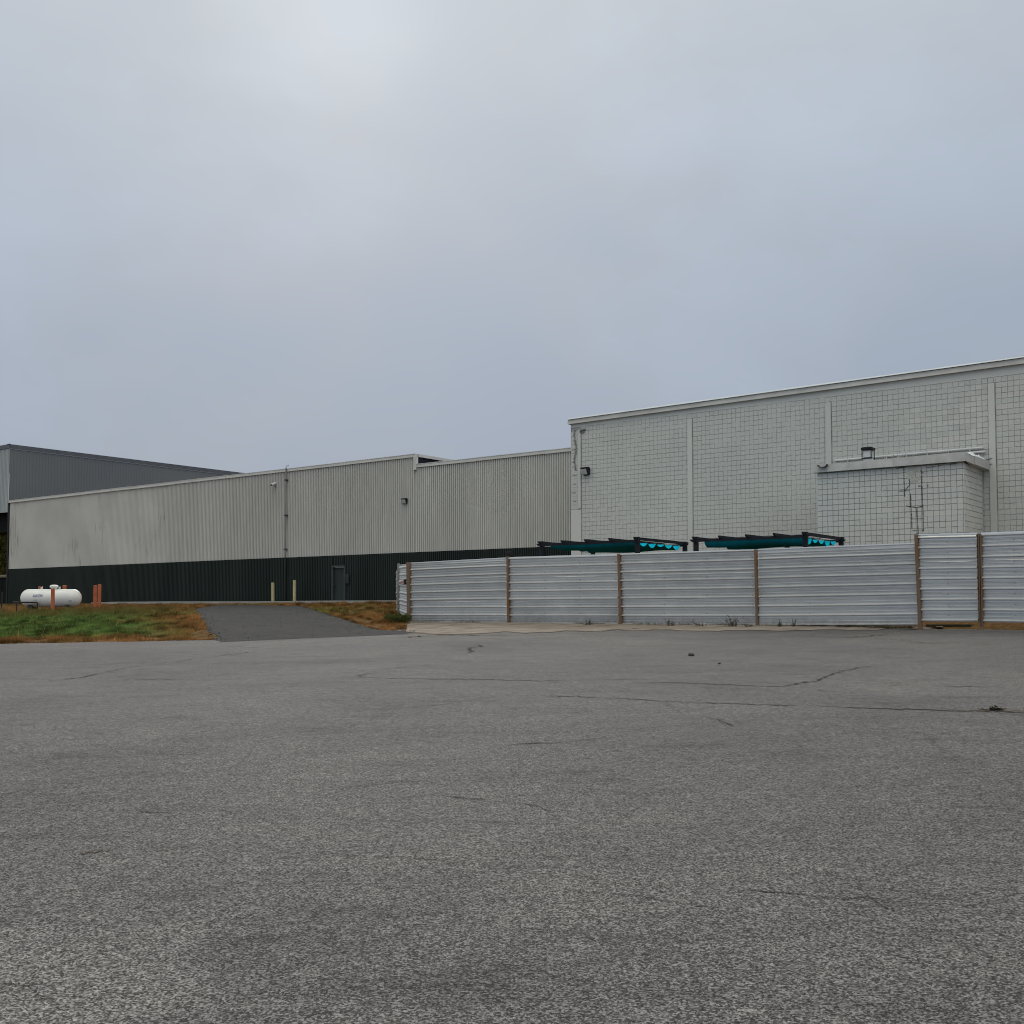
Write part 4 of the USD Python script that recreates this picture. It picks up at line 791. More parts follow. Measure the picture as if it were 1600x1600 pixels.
PX = [(640, 880, 975.5, 6.0, 638.5), (795.5, 871, 977, 4.2, 794), (971, 867, 979, 5.0, 967.5), (1184, 860, 981, 4.4, 1181)]
for px, yt, yb, w, pt_ in PX: post(fence, px, yt - 1.5, yb, w, px_top=pt_)
bays = [((643, 880.5, 974), (793, 872.5, 975.2)), ((797.5, 872, 975.5), (966.5, 867, 976.5)), ((971, 866.8, 977), (1181, 859.8, 978.3)), ((1186, 859.5, 978.5), (1434, 849.8, 977.5))]
for k, ((xa, ta, ba), (xb, tb, bb_)) in enumerate(bays):
    A0, A1, B0, B1 = at_plane(xa, ba, S_FENCE), at_plane(xa, ta, S_FENCE), at_plane(xb, bb_, S_FENCE), at_plane(xb, tb, S_FENCE)
    a2 = (A0[:2] + A1[:2]) / 2; b2 = (B0[:2] + B1[:2]) / 2
    za_, zb_ = (A0[2], B0[2]); Ha, Hb = A1[2] - za_, B1[2] - zb_
    # three sheets per bay, each lapped over the one below
    n_ = 3; step = math.ceil(Ha / n_ / 0.305 - 0.2) * 0.305
    lap = 0.0
    for j in range(n_):
        l0, l1 = j * step, min((j + 1) * step, Ha)
        if l1 - l0 < 0.05: continue
        off = N * (-0.004 * j)
        v, f = ribs(a2 + off, b2 + off, za_ + l0, zb_ + l0 * Hb / Ha, za_ + l1 + (0.0 if j == n_ - 1 else 0.006), zb_ + l1 * Hb / Ha + (0.0 if j == n_ - 1 else 0.006), None, 14, seed=k * 3 + j)
        MB().add(v, f).build('sheet', MATS[('fence_metal', 'fence_metal_dull', 'fence_metal_worn')[(k * 2 + j * j) % 3]], fence)
    sc = MB(); r5 = np.random.default_rng(60 + k)
    for fr_ in (0.02, 0.34, 0.66, 0.98):
        c_ = a2 + (b2 - a2) * fr_ - N * 0.02
        for q_ in np.arange(0.11, Ha, 0.305): sc.tube([(c_[0], c_[1], za_ + q_), (c_[0] - N[0] * 0.014, c_[1] - N[1] * 0.014, za_ + q_)], 0.016, 6)
    sc.build('screw', MATS['conduit_grey'], fence, kind='stuff')
    # top rail cap
    m = MB(); c0, c1 = np.r_[a2, A1[2]], np.r_[b2, B1[2]]
    pts = [c + np.r_[N * yq, zq] for c in (c0, c1) for yq in (-0.05, 0.03) for zq in (0.0, 0.035)]; m.hull(pts).build('top_rail', MATS['fence_metal'], fence)
    pts = [np.r_[q2, q3] + np.r_[N * yq, zq] for q2, q3 in ((a2, za_), (b2, zb_)) for yq in (0.02, 0.07) for zq in (0.9, 1.0)]; MB().hull(pts).build('cross_rail', MATS['rusty_post'], fence)
# return at the left corner
C0 = at_plane(637, 971, S_FENCE); zt = at_plane(637, 881, S_FENCE)[2]
R1 = at_y(624.5, 966, 48.0); R1t = at_y(623.5, 882.3, 48.0)
for j in range(3):
    hh = (zt - C0[2]) / 3
    hb = (R1t[2] - R1[2]) / 3
    v, f = ribs(R1[:2], C0[:2] - N * 0.02, R1[2] + j * hb, C0[2] + j * hh, R1[2] + (j + 1) * hb, C0[2] + (j + 1) * hh, None, 6, seed=40 + j, dk=0.45); MB().add(v, f).build('sheet', MATS['fence_metal_dull'], fence, smooth=25)
R2 = at_y(619.5, 964.5, 50.5); R2t = at_y(619.8, 892, 50.5)
for j in range(2):
    hb = (R2t[2] - R2[2]) / 2; v, f = ribs(R2[:2], R1[:2] + np.array([-0.02, 0.05]), R2[2] + j * hb, R1[2] + 0.02 + j * hb, R2[2] + (j + 1) * hb, R1[2] + 0.02 + (j + 1) * hb, None, 4, seed=50 + j, dk=0.45); MB().add(v, f).build('sheet', MATS['fence_metal_dull'], fence, smooth=25)
pb = at_y(622.3, 964, 48.15); MB().hull([(pb[0] + a_, pb[1] + b_, zq) for a_ in (-0.05, 0.05) for b_ in (-0.05, 0.05) for zq in (pb[2] - 0.1, R1t[2] + 0.06)]).build('post', MATS['conduit_grey'], fence)
# small plate fixed to the return
mid = R1[:2] + (C0[:2] - R1[:2]) * 0.12; dv_ = (C0[:2] - R1[:2]); Ld = np.linalg.norm(dv_); dv_ = dv_ / Ld; nv = np.array([dv_[1], -dv_[0]])
s0 = at_y(629, 910, 46.2)[2]
MB().hull([np.r_[R1[:2] + dv_ * q_ + nv * o_, s0 + zz_] for q_ in (0.15, Ld - 0.55) for o_ in (0.045, 0.06) for zz_ in (-0.085, 0.085)]).build('sign_plate', MATS['sign_white'], fence, 'small pale plate with a red band on the fence return')
MB().hull([np.r_[R1[:2] + dv_ * q_ + nv * o_, s0 + zz_] for q_ in (0.3, Ld - 0.75) for o_ in (0.061, 0.064) for zz_ in (-0.04, 0.045)]).build('red_band', MATS['sign_red'], fence + '/sign_plate')
MB().hull([np.r_[R1[:2] + dv_ * q_ + nv * o_, s0 + zz_] for q_ in (Ld - 0.5, Ld - 0.2) for o_ in (0.03, 0.12) for zz_ in (-0.1, 0.1)]).build('latch', MATS['lamp_black'], fence)
# black lamp box on the second post
lb = at_plane(795.3, 869, S_FENCE + 0.02)
MB().bev(lb[0] - 0.12, lb[0] + 0.12, lb[1] - 0.1, lb[1] + 0.12, lb[2] + 0.02, lb[2] + 0.17, 0.02).build('post_cap', MATS['lamp_black'], fence, 'black box on top of the second post')

# two taller gate leaves at the right
def gate(xa, xb, ta, tb, ba, bb2, label, posts):
    A0, B0, A1, B1 = at_plane(xa, ba, S_FENCE), at_plane(xb, bb2, S_FENCE), at_plane(xa, ta, S_FENCE), at_plane(xb, tb, S_FENCE)
    g_ = thing('fence_gate', label, 'gate', (A0[0], A0[1], A0[2]), group='taller corrugated gate leaves at the right of the fence')
    a2, b2 = np.zeros(2), B0[:2] - A0[:2]; Ha, Hb = A1[2] - A0[2], B1[2] - B0[2]; dz = B0[2] - A0[2]; step = 0.915
    for j in range(3):
        l0, l1 = j * step, min((j + 1) * step, Ha); off = N * (-0.004 * j)
        v, f = ribs(a2 + off, b2 + off, l0, dz + l0 * Hb / Ha, l1 + (0 if j == 2 else 0.006), dz + l1 * Hb / Ha + (0 if j == 2 else 0.006), None, 10, seed=80 + j)
        MB().add(v, f).build('sheet', MATS['fence_metal'], g_, smooth=25)
        sc = MB()
        for q_ in (0.5, ):
            for zz_ in (0.2, 0.5, 0.81): 
                p_ = a2 + (b2 - a2) * q_ - N * 0.03; sc.tube([(p_[0], p_[1], l0 + zz_), (p_[0] - N[0] * 0.01, p_[1] - N[1] * 0.01, l0 + zz_)], 0.014, 6)
        sc.build('screw', MATS['conduit_grey'], g_, kind='stuff')
    pts = [np.r_[q2, q3] + np.r_[N * yq, zq] for q2, q3 in ((a2, Ha), (b2, dz + Hb)) for yq in (-0.05, 0.04) for zq in (0.0, 0.035)]; MB().hull(pts).build('top_rail', MATS['fence_metal'], g_)
    for q2, q3, hh in ((a2, 0, Ha), (b2, dz, Hb)):
        pts = [np.r_[q2 + D * x_ + N * yq, q3 + zq] for x_ in (-0.03, 0.03) for yq in (0.03, 0.09) for zq in (-0.02, hh)]; MB().hull(pts).build('stile', MATS['rusty_post'], g_)
    return g_
gate(1438, 1529, 836.3, 834.3, 971.3, 971.5, 'left leaf of the taller corrugated gate, between the leaning rusty post and the double post', None)
gate(1536.5, 1640, 834, 830, 972, 974, 'right leaf of the taller corrugated gate, cut off by the right edge of the photo', None)
gp = thing('gate_post', 'tall leaning rusty post where the fence meets the taller gate', 'post'); post(gp, 1438.5, 835.5, 980.5, 6.6, px_top=1432)
gp2 = thing('gate_post', 'pair of slim brown posts between the two gate leaves', 'post')
post(gp2, 1532.3, 834.5, 973, 2.6, px_top=1530); post(gp2, 1535.3, 834.5, 973, 2.6, px_top=1533)
A0, B0 = at_plane(1643, 974, S_FENCE), at_plane(1950, 980, S_FENCE); v, f = ribs(A0[:2], B0[:2], A0[2], B0[2], A0[2] + 2.5, B0[2] + 2.5, None, 12, seed=99)
MB().add(v, f).build('sheet', MATS['fence_metal'], fence, smooth=25)
# mossy sill under the gate
q = [at_ground(1447, 979.3), at_ground(1517, 979.3)]
pts = [(p[0] + N[0] * o, p[1] + N[1] * o, p[2] + zq) for p in q for o in (0.0, 0.35) for zq in (-0.05, 0.07)]
MB().hull(pts).build('gate_sill', paint('moss', (0.05, 0.055, 0.025), (0.09, 0.085, 0.05), 0.95, 5.0), label='low mossy sill on the ground under the left gate leaf', cat='sill')

# ------------------------------------------------------------------ pergolas behind the fence
def pergola(xn, yn, xl, xr, label, n_raft, seed):
    s0 = 35.0; pn = at_plane(xn, yn, s0); ul = ray(xl, yn); ur = ray(xr, yn); ul, ur = ul[0] / ul[1], ur[0] / ur[1]
    L = (pn[0] - ul * pn[1]) / (D[0] - ul * D[1]); Wd = (ur * pn[1] - pn[0]) / (N[0] - ur * N[1])
    zt = pn[2]; base = h1(pn[0], pn[1])
    pg = thing('pergola', label, 'pergola', (pn[0], pn[1], base), ROT, group='black pergolas with blue canopies behind the fence'); zt -= base
    w = 0.075
    posts = [(0, 0), (-L, 0), (0, Wd), (-L, Wd), (-L / 2, Wd)]
    for x, y in posts: MB().bev(x - w, x + w, y - w, y + w, -0.3, zt, 0.012).build('post', MATS['pergola_frame'], pg)
    ov = 0.26
    for y in (0, Wd):                                            # long beams
        MB().hull([(x, y + yq, z_) for yq in (-0.1, -0.076) for x, z_ in ((-L - 0.2, zt - 0.10), (-L - 0.1, zt - 0.2), (0.1, zt - 0.2), (0.2, zt - 0.10), (0.2, zt - 0.13), (-L - 0.2, zt - 0.13))]).build('beam', MATS['pergola_frame'], pg)
    for k in range(n_raft):                                      # rafters run front to back, with cut ends
        x = -L + L * k / (n_raft - 1)
        MB().hull([(x + xq, y, z_) for xq in (-0.03, 0.03) for y, z_ in ((-ov, zt - 0.01), (-ov, zt - 0.06), (-ov + 0.12, zt - 0.12), (Wd + ov - 0.12, zt - 0.12), (Wd + ov, zt - 0.06), (Wd + ov, zt - 0.01))]).build('rafter', MATS['pergola_frame'], pg)
    # sling canopy: five sags from front to back
    nx, nseg, lob = 26, 60, 5; xs = np.linspace(-L + 0.14, -0.14, nx); ys = np.linspace(0.35, Wd - 0.12, nseg); v = []
    for x in xs:
        for j, y in enumerate(ys):
            q_ = j / (nseg - 1) * lob; ph = q_ - math.floor(min(q_, lob - 1e-6)); sag = 0.20 * (1 - (2 * ph - 1) ** 2) ** 0.75 * (0.9 + 0.2 * math.sin(seed + math.floor(q_) * 2.1)) * (1 + 0.12 * math.sin(x * 2 + seed))
            v.append((x, y, zt - 0.14 - sag))
    i = np.arange(nx - 1)[:, None] * nseg + np.arange(nseg - 1)[None]
    MB().add(v, np.stack([i, i + nseg, i + nseg + 1, i + 1], -1).reshape(-1, 4)).build('canopy', MATS['canopy_cloth'], pg, 'blue-green cloth slung in folds under the rafters', smooth=50)
    low = np.array(v) - [0, 0, 0.008]  # added second layer below the cloth, coloured dark as its shaded underside
    MB().add(low, np.stack([i, i + nseg, i + nseg + 1, i + 1], -1).reshape(-1, 4)).build('canopy_shade_layer', MATS['canopy_shade_layer'], pg, 'dark copy of the canopy cloth with the shade of its underside in the colour', smooth=50)
    rod = MB()
    for j in range(lob + 1):
        y = 0.35 + (Wd - 0.47) * j / lob; rod.tube([(-L + 0.05, y, zt - 0.15), (-0.05, y, zt - 0.15)], 0.012, 6)
    rod.build('canopy_rod', MATS['pergola_frame'], pg)
    return pg
pergola(996, 839, 847, 1070, 'left black pergola with blue canopy, in front of the joint of metal and block walls', 5, 0.0)
pergola(1258.5, 831, 1087.5, 1314, 'right black pergola with blue canopy, in front of the block annex', 5, 1.7)

# ------------------------------------------------------------------ gas tank
gp_ = at_ground(80, 953.5); YT = 57.0
pc = at_y(80, 934.6, YT); R = 0.475; LT = 3.1
tank = thing('gas_tank', 'white cylindrical gas tank with rounded ends on the grass in front of the dark wall', 'gas tank', (pc[0], pc[1], pc[2]), 2.0)
prof = []
for a in np.linspace(0, math.pi / 2, 12): prof.append((R * math.sin(a), -LT / 2 + 0.42 - 0.42 * math.cos(a)))
prof += [(R, -0.35), (R + 0.003, -0.345), (R + 0.003, -0.325), (R, -0.32)]
for a in np.linspace(math.pi / 2, 0, 12): prof.append((R * math.sin(a), LT / 2 - 0.42 + 0.42 * math.cos(a)))
sh = trimesh.creation.revolve(np.array(prof), sections=48); sh.apply_transform(trimesh.transformations.rotation_matrix(math.pi / 2, [0, 1, 0]))
MB().tm(sh).build('shell', MATS['tank_white'], tank, smooth=40)
dm = trimesh.creation.revolve(np.array([(0, 0.235), (0.11, 0.23), (0.18, 0.21), (0.215, 0.17), (0.215, 0.11), (0.18, 0.08), (0.155, 0.06), (0.155, -0.06)]), sections=28)
MB().tm(dm, (0.14, 0, R - 0.01)).build('dome_lid', MATS['tank_white'], tank, 'white domed lid over the valves', smooth=50)
for x in (-0.5, 0.42): MB().tube([(x, 0, R - 0.03), (x, 0, R + 0.08)], 0.05, 10).tube([(x - 0.02, 0, R + 0.06), (x + 0.05, 0, R + 0.11)], 0.03, 8).build('valve', MATS['white_pipe'], tank)
gz_ = h1(pc[0], pc[1]) - pc[2]
for x in (-0.95, 0.95): MB().hull([(x + a_, b_, z_) for a_ in (-0.11, 0.11) for b_, z_ in ((-0.4, gz_ - 0.1), (0.4, gz_ - 0.1), (0.32, -R * 0.72), (-0.32, -R * 0.72))]).build('saddle', MATS['black_steel'], tank)
tx = meshkit.text_mesh('EASTERN', 0.125, 0.002, True); tv = np.array(tx.vertices); wv = tv[:, 0].max(); tv[:, 0] = tv[:, 0] * (0.50 / wv)
def wrap(v2, x0, z0, lift): 
    zz_ = v2[:, 1] + z0; return np.c_[v2[:, 0] + x0 + 0.25 * v2[:, 1], -np.sqrt(np.maximum(R * R - zz_ ** 2, 0.01)) - 0.003 - v2[:, 2] * lift, zz_]
MB().add(wrap(tv, -0.78, 0.055, 1.0), np.array(tx.faces)).build('lettering', MATS['tank_ink'], tank, 'blue slanted lettering')
b2_ = np.array([(a_, z_, 0) for a_ in np.linspace(0, 0.2, 8) for z_ in (0, 0.02)]); MB().add(wrap(b2_, -0.72, -0.11, 1), [(2 * k, 2 * k + 2, 2 * k + 3, 2 * k + 1) for k in range(7)]).build('small_print', MATS['faded_ink'], tank, 'thin line of faded print')
b2_ = np.array([(a_, z_, 0) for a_ in np.linspace(0, 0.2, 8) for z_ in (0, 0.05)]); MB().add(wrap(b2_, 1.02, -0.17, 1), [(2 * k, 2 * k + 2, 2 * k + 3, 2 * k + 1) for k in range(7)]).build('small_print', MATS['faded_ink'], tank, 'faded sticker near the right end')

def bollard(name, px, ytop, ybot, wpx, Y, matn, label, group=None, lean=0.0):
    b = at_y(px, ybot, Y); t = at_y(px + lean, ytop, Y); r = wpx / 2 / FPX * Y; g = h1(b[0], b[1]); zb = min(b[2], g) - 0.15
    p = thing(name, label, 'bollard', (b[0], b[1], zb), group=group); hgt = t[2] - zb; lx_ = t[0] - b[0]
    MB().tube([(0, 0, 0), (lx_, 0, hgt)], r, 16).build('pipe', MATS[matn], p, smooth=40)
    cpp = MB(); cpp.tube([(lx_, 0, hgt - 0.005), (lx_, 0, hgt + 0.012), (lx_, 0, hgt + 0.025)], r * 0.97, 16, r * 0.75); cpp.build('top', MATS[matn], p, smooth=40)
og = 'orange painted guard posts round the gas tank'
bollard('guard_post', 82.7, 920, 953, 5.6, 55.3, 'orange_paint', 'orange guard post standing in front of the middle of the gas tank', og)
bollard('guard_post', 61.8, 916.8, 952, 4.2, 60.0, 'orange_paint', 'orange guard post behind the tank, left of its domed lid', og)
bollard('guard_post', 101, 914.8, 952, 5.6, 60.0, 'orange_paint', 'orange guard post behind the tank, right of its domed lid', og)
bollard('guard_post', 148.2, 915, 953, 5.4, 56.0, 'orange_paint', 'left one of the two close orange guard posts right of the tank', og, lean=0.8)
bollard('guard_post', 155, 913.5, 952, 5.2, 57.2, 'orange_paint', 'right, slightly taller one of the two close orange guard posts right of the tank', og, lean=0.6)
cg = 'cream bollards in front of the dark cladding'
b = at_plane(426.6, 943, 46.45); bollard('bollard', 426.6, 911, 943.2, 5.0, b[1], 'cream_paint', 'left cream bollard, further from the dark green door', cg, lean=-0.4)
b = at_plane(460, 943, 46.45); bollard('bollard', 460.2, 907.2, 943.2, 5.0, b[1], 'cream_paint', 'right, taller cream bollard, nearer the dark green door', cg)

# low black pipe rail, leaning post, dark bin, at the far left
ra, rb_, rc = at_y(20, 941, 56.0), at_y(26, 941, 56.0), at_y(58.5, 941.2, 56.5)
rail = thing('pipe_rail', 'low black pipe rail in front of the left end of the gas tank', 'rail', (ra[0], ra[1], ra[2]))
o = ra; MB().tube([(0, 0, 0), rc - o], 0.035, 8).build('top_rail', MATS['black_steel'], rail, smooth=40)
for q in (rb_, rc): MB().tube([q - o, (q[0] - o[0], q[1] - o[1], h1(q[0], q[1]) - 0.1 - o[2])], 0.03, 8).build('leg', MATS['black_steel'], rail, smooth=40)
lp, lt = at_y(1.5, 953, 56.5), at_y(3.8, 925, 56.5)
po = thing('leaning_post', 'thin black leaning post with a foot plate at the left edge', 'post', tuple(lp)); MB().tube([(0, 0, -0.1), lt - lp], 0.035, 8).build('pole', MATS['black_steel'], po)
MB().bev(-0.12, 0.22, -0.12, 0.12, -0.1, 0.03, 0.01).build('foot_plate', MATS['black_steel'], po)
bn = at_y(10.8, 941, 95.0); bt = at_y(10.8, 903, 95.0); zb = h1(bn[0], bn[1])
bi = thing('waste_container', 'dark container with a tan lid at the left end of the warehouse', 'container', (bn[0], bn[1], zb)); hb = bt[2] - zb
MB().bev(-3.4, 0, 0, 1.9, -0.05, hb, 0.04).build('body', MATS['bin_green'], bi); MB().bev(-3.5, 0.08, -0.1, 2.0, hb + 0.003, hb + 0.26, 0.05).build('lid', MATS['tan_lid'], bi)
rb2 = MB(); [rb2.box(-3.3 + k * 0.55, -3.22 + k * 0.55, -0.06, -0.002, 0.05, hb - 0.05) for k in range(6)]; rb2.build('side_rib', MATS['bin_green'], bi)

# ------------------------------------------------------------------ trees behind
def leaf_cloud(c, rad, n, size, r, cols):
    d = r.normal(size=(n, 3)); d /= np.linalg.norm(d, axis=1)[:, None]; rr = r.random(n) ** 0.45
    bump = 0.75 + 0.5 * meshkit.fbm(d * 2.2 + 9, 3, 2)
    p = np.asarray(c) + d * (rr * bump)[:, None] * np.asarray(rad)
    a = r.normal(size=(n, 3)); a /= np.linalg.norm(a, axis=1)[:, None]; b = np.cross(a, r.normal(size=(n, 3))); b /= np.linalg.norm(b, axis=1)[:, None]
    s = size * r.uniform(0.6, 1.4, n)[:, None]
    v = np.stack([p - a * s, p + b * s * 0.55, p + a * s, p - b * s * 0.55], 1).reshape(-1, 3); i = np.arange(n)[:, None] * 4
    f = np.hstack([i, i + 1, i + 2, i + 3]); k = r.random(n)[:, None]; col = np.asarray(cols[0]) * (1 - k) + np.asarray(cols[1]) * k
    return v, f, np.repeat(col, 4, 0)
def tree(px, Y, h, rad, label, seed, cols):
    r = np.random.default_rng(seed); g = at_y(px, 940, Y); z0 = h1(g[0], g[1]); t = thing('tree', label, 'tree', (g[0], g[1], z0))
    tr = MB().tube([(0, 0, -0.3), (0.15, 0, h * 0.3), (0.05, 0.1, h * 0.75)], 0.28, 10, 0.07)
    for k in range(9):
        a = k * 2.4; zz_ = h * (0.25 + 0.055 * k); tr.tube([(0.1, 0.03, zz_), (math.cos(a) * rad * 0.4, math.sin(a) * rad * 0.4, zz_ + h * 0.08), (math.cos(a) * rad * 0.75, math.sin(a) * rad * 0.75, zz_ + h * 0.14)], 0.09, 6, 0.02)
    tr.build('trunk', MATS['bark'], t, smooth=40)
    m = MB(); cc = []
    for k in range(16):
        a = k * 2.4; q = (math.cos(a) * rad * 0.55 * r.random(), math.sin(a) * rad * 0.55 * r.random(), h * (0.32 + 0.55 * k / 15)); v, f, c = leaf_cloud(q, (rad * 0.55, rad * 0.55, h * 0.15), 1100, 0.17, r, cols); m.add(v, f); cc.append(c)
    m.build('crown', MATS['blades'], t, col=np.vstack(cc))
tree(3, 172, 17, 4.2, 'olive green tree seen under the raised hall at the left edge', 3, ((0.07, 0.072, 0.02), (0.16, 0.15, 0.045)))
tree(-45, 180, 17, 4.6, 'darker tree further left behind the raised hall', 4, ((0.035, 0.045, 0.014), (0.08, 0.09, 0.03)))
tree(14, 188, 13, 3.6, 'low tree behind the left end of the warehouse', 5, ((0.07, 0.07, 0.022), (0.15, 0.135, 0.042)))

# ------------------------------------------------------------------ grass, weeds, bush, stones
def blade_mesh(p, h, w, lean, r, col):
    n = len(p); a = r.uniform(0, 2 * np.pi, n); dx, dy = np.cos(a), np.sin(a); b = r.uniform(0, 2 * np.pi, n)
    v = np.empty((n, 3, 3)); side = np.stack([dx, dy, 0 * dx], 1) * (w / 2)[:, None]
    v[:, 0] = p - side; v[:, 1] = p + side; v[:, 2] = p + np.stack([np.cos(b) * lean * h, np.sin(b) * lean * h, h], 1)
    return v.reshape(-1, 3), np.arange(3 * n).reshape(-1, 3), np.repeat(col, 3, 0)
r = np.random.default_rng(21); P, HH = [], []
gm, gc = MB(), []
def scatter(n, x0, x1, y0, y1, cond, hmin, hmax, w, tint=None):
    x = r.uniform(x0, x1, n); y = r.uniform(y0, y1, n); k = cond(x, y); x, y = x[k], y[k]
    inside_d = shapely.contains_xy(drive_poly, x, y); x, y = x[~inside_d], y[~inside_d]
    if len(x) == 0: return
    c = ground_color(x, y) * r.uniform(0.6, 1.5, len(x))[:, None] * np.clip(2.6 * meshkit.fbm(np.stack([x * 2.6, y * 1.1, 0 * x + 2], -1), 3, 31) - 0.3, 0.35, 2.0)[:, None]
    if tint is not None: c = c * 0.35 + np.asarray(tint) * 0.65 * r.uniform(0.6, 1.4, len(x))[:, None]
    clump = 0.5 + meshkit.fbm(np.stack([x * 2.4, y * 1.2, 0 * x], -1), 3, 6)
    h = r.uniform(hmin, hmax, len(x)) * np.clip(clump * 4.0 - 3.1, 0.25, 2.6); p = np.stack([x, y, H(x, y) - 0.01], 1)
    v, f, cc = blade_mesh(p, h, np.full(len(x), w), r.uniform(0.2, 0.9, len(x)), r, c); gm.add(v, f); gc.append(cc)
off_pave = lambda x, y: (y > edge_pave(x / y) - 0.1 + 0.9 * (meshkit.fbm(np.stack([x * 1.3, 0 * x, 0 * x], -1), 3, 2) - 0.5)) & (N[0] * x + N[1] * y < 44.4) & (x / y < -0.097)
leftp = lambda x, y: off_pave(x, y) & (x / y > -0.62)
scatter(230000, -24, -2.5, 33, 46, leftp, 0.03, 0.11, 0.018)
scatter(230000, -34, -2.5, 44, 62, leftp, 0.03, 0.12, 0.024)
scatter(90000, -44, -2.5, 60, 86, leftp, 0.03, 0.10, 0.03)
scatter(26000, -27, -17.5, 49.5, 58.5, leftp, 0.08, 0.22, 0.026, (0.19, 0.155, 0.055))
scatter(9000, -27.5, -19, 53.2, 56.4, leftp, 0.10, 0.26, 0.03, (0.16, 0.12, 0.05))
scatter(2600, -24, -2.5, 33, 60, leftp, 0.06, 0.2, 0.05, (0.26, 0.2, 0.08))
scatter(2200, -30, -8, 35, 60, leftp, 0.06, 0.18, 0.06, (0.05, 0.065, 0.02))
gm.build('grass', MATS['blades'], label='rough grass, green and dry brown, beside the driveway', kind='stuff', col=np.vstack(gc))
gm, gc = MB(), []                                                # dry litter and sprigs along the fence foot
nn_ = 5200; px = r.uniform(645, 1436, nn_); k_ = meshkit.fbm(np.stack([px * 0.03, 0 * px, 0 * px], -1), 4, 15); keep = k_ + 0.25 * (px > 1000) > 0.52; px = px[keep]
pts = np.array([at_plane(q, 978, S_FENCE - abs(r.normal(0, 0.13)) - 0.04) for q in px]); c = np.where(r.random(len(px))[:, None] < 0.55, np.array([[0.045, 0.05, 0.02]]), np.array([[0.09, 0.065, 0.035]])) * r.uniform(0.5, 1.4, len(px))[:, None]
v, f, cc = blade_mesh(np.c_[pts[:, :2], H(pts[:, 0], pts[:, 1]) + 0.03], r.uniform(0.02, 0.11, len(px)), np.full(len(px), 0.014), r.uniform(0.3, 1.6, len(px)), r, c); gm.add(v, f)
gm.build('weed_litter', MATS['blades'], label='dry weeds and litter along the foot of the fence', kind='stuff', col=cc)

def weed(px, py, h, spread, n, label, seed, cols, name='weed', cat='weed', group='sparse weeds growing at the foot of the fence', toward=None):
    q = at_ground(px, py); r2 = np.random.default_rng(seed); t = thing(name, label, cat, tuple(q), group=group); st, lv, lc_ = MB(), MB(), []
    for k in range(n):
        a = r2.uniform(0, 2 * np.pi); hh = h * r2.uniform(0.45, 1.1); e = np.array([math.cos(a) * spread * r2.random(), math.sin(a) * spread * r2.random() * 0.4, hh])
        b0 = np.array([r2.normal(0, spread * 0.25), r2.normal(0, 0.03), -0.02]); st.tube([b0, b0 + e * [0.3, 0.3, 0.55], b0 + e], 0.006, 4, 0.003)
        for j in range(7):
            w_ = r2.random(); c = b0 + e * [w_, w_, w_] ; s = 0.035 * r2.uniform(0.6, 1.5); d1, d2 = r2.normal(size=3), r2.normal(size=3)
            lv.add([c, c + d1 / np.linalg.norm(d1) * s, c + d2 / np.linalg.norm(d2) * s], [(0, 1, 2)]); lc_ += [np.asarray(cols[r2.integers(len(cols))]) * r2.uniform(0.6, 1.3)] * 3
    st.build('stem', MATS['bark'], t); lv.build('leaves', MATS['blades'], t, col=np.array(lc_))
gcol = [(0.05, 0.07, 0.03), (0.07, 0.075, 0.035)]; dcol = [(0.1, 0.08, 0.04), (0.06, 0.06, 0.03)]
weed(921, 978.3, 0.26, 0.28, 14, 'green weed at the fence foot, left of the third post from the corner', 1, gcol)
weed(1046, 979.5, 0.36, 0.22, 10, 'wispy weed beside the fence, right of the third post from the corner', 2, gcol)
weed(1096, 980.2, 0.22, 0.3, 9, 'low dark weed at the middle of the third fence bay', 3, dcol)
weed(1144, 980.6, 0.4, 0.34, 22, 'bushiest weed at the fence foot, just left of the fourth post', 4, dcol + gcol)
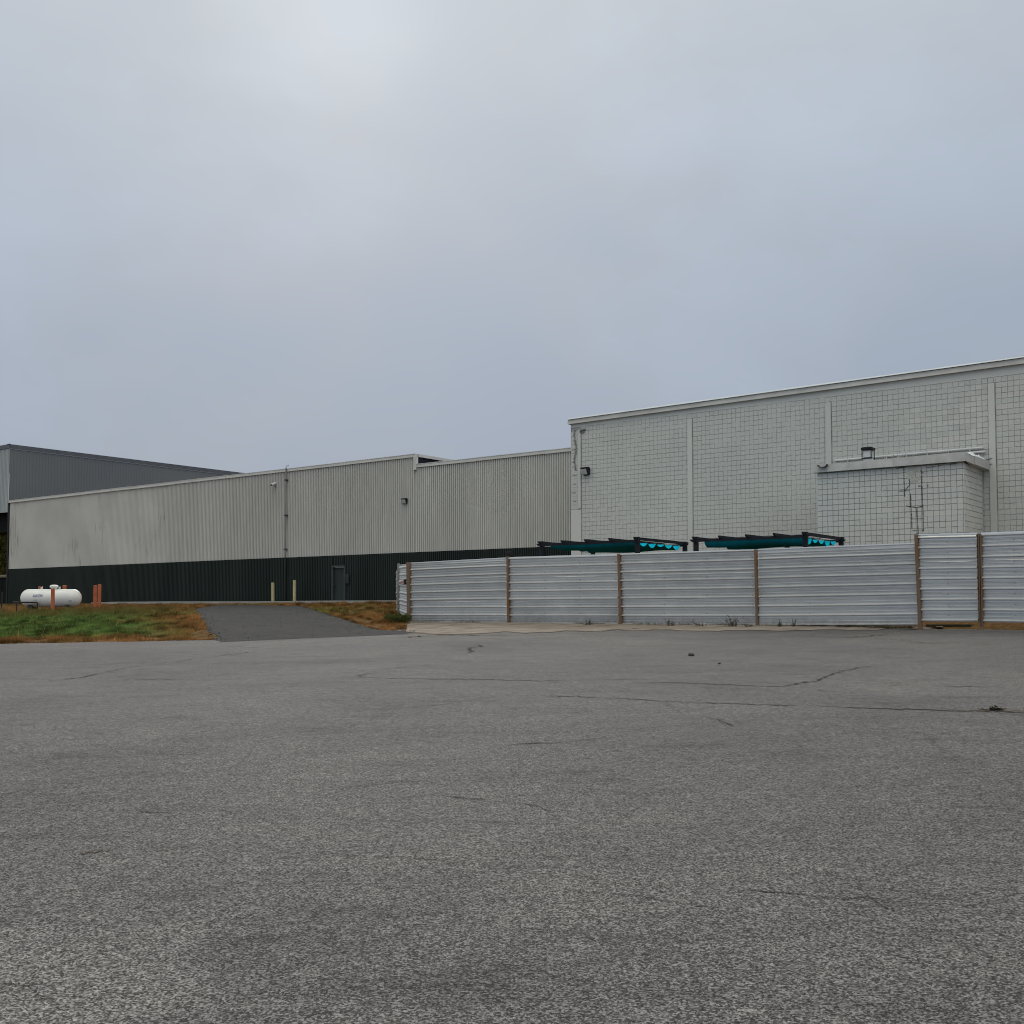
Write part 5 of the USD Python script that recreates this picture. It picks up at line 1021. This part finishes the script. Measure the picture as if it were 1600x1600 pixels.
weed(1171, 980.8, 0.14, 0.25, 12, 'short dry weed touching the fourth fence post', 5, dcol)
weed(1219, 980.8, 0.28, 0.1, 7, 'thin upright weed right of the fourth fence post', 6, dcol)
weed(1241, 980.9, 0.32, 0.12, 9, 'second thin upright weed right of the fourth fence post', 7, dcol)
weed(1345, 980.8, 0.26, 0.4, 16, 'straggly weed left of the leaning gate post', 8, dcol + gcol)
weed(1369, 980.8, 0.16, 0.3, 12, 'low green weed nearest the leaning gate post', 9, gcol)
q = at_ground(1552, 1109)
weed(1552, 1109.5, 0.05, 0.16, 26, 'small tuft growing in the long crack at the right', 10, [(0.03, 0.03, 0.015)], group=None)
# leafy bush at the corner of the fence
q = at_ground(627, 975.5); bu = thing('bush', 'low green bush at the left corner of the fence', 'bush', tuple(q)); r3 = np.random.default_rng(50); lm, lcs = MB(), []
for k in range(16):
    v, f, c = leaf_cloud((r3.uniform(-0.55, 0.3), r3.uniform(-0.35, 0.3), r3.uniform(0.05, 0.32)), (0.22, 0.2, 0.14), 130, 0.035, r3, ((0.05, 0.07, 0.02), (0.13, 0.15, 0.05))); lm.add(v, f); lcs.append(c)
lm.build('foliage', MATS['blades'], bu, col=np.vstack(lcs)); st = MB(); [st.tube([(0, 0, -0.05), (r3.uniform(-0.5, 0.3), r3.uniform(-0.3, 0.3), 0.2)], 0.01, 5) for _ in range(8)]; st.build('stem', MATS['bark'], bu)
for (px, py, s, label) in ((1080, 1025, 0.052, 'larger dark stone lying alone on the asphalt before the fence'), (1124, 1037.5, 0.022, 'smaller dark stone on the asphalt, right of the larger one')):
    q = at_ground(px, py); ic = trimesh.creation.icosphere(2, 1.0); vv = np.array(ic.vertices); vv = vv * (0.8 + 0.45 * meshkit.fbm(vv * 1.6 + px, 3, 4))[:, None] * np.array([s * 1.25, s, s * 0.8])
    m = MB().add(vv, ic.faces); m.v[0] = m.v[0] + q + [0, 0, s * 0.45]; m.build('stone', MATS['stone_dark'], label=label, cat='stone', smooth=50)
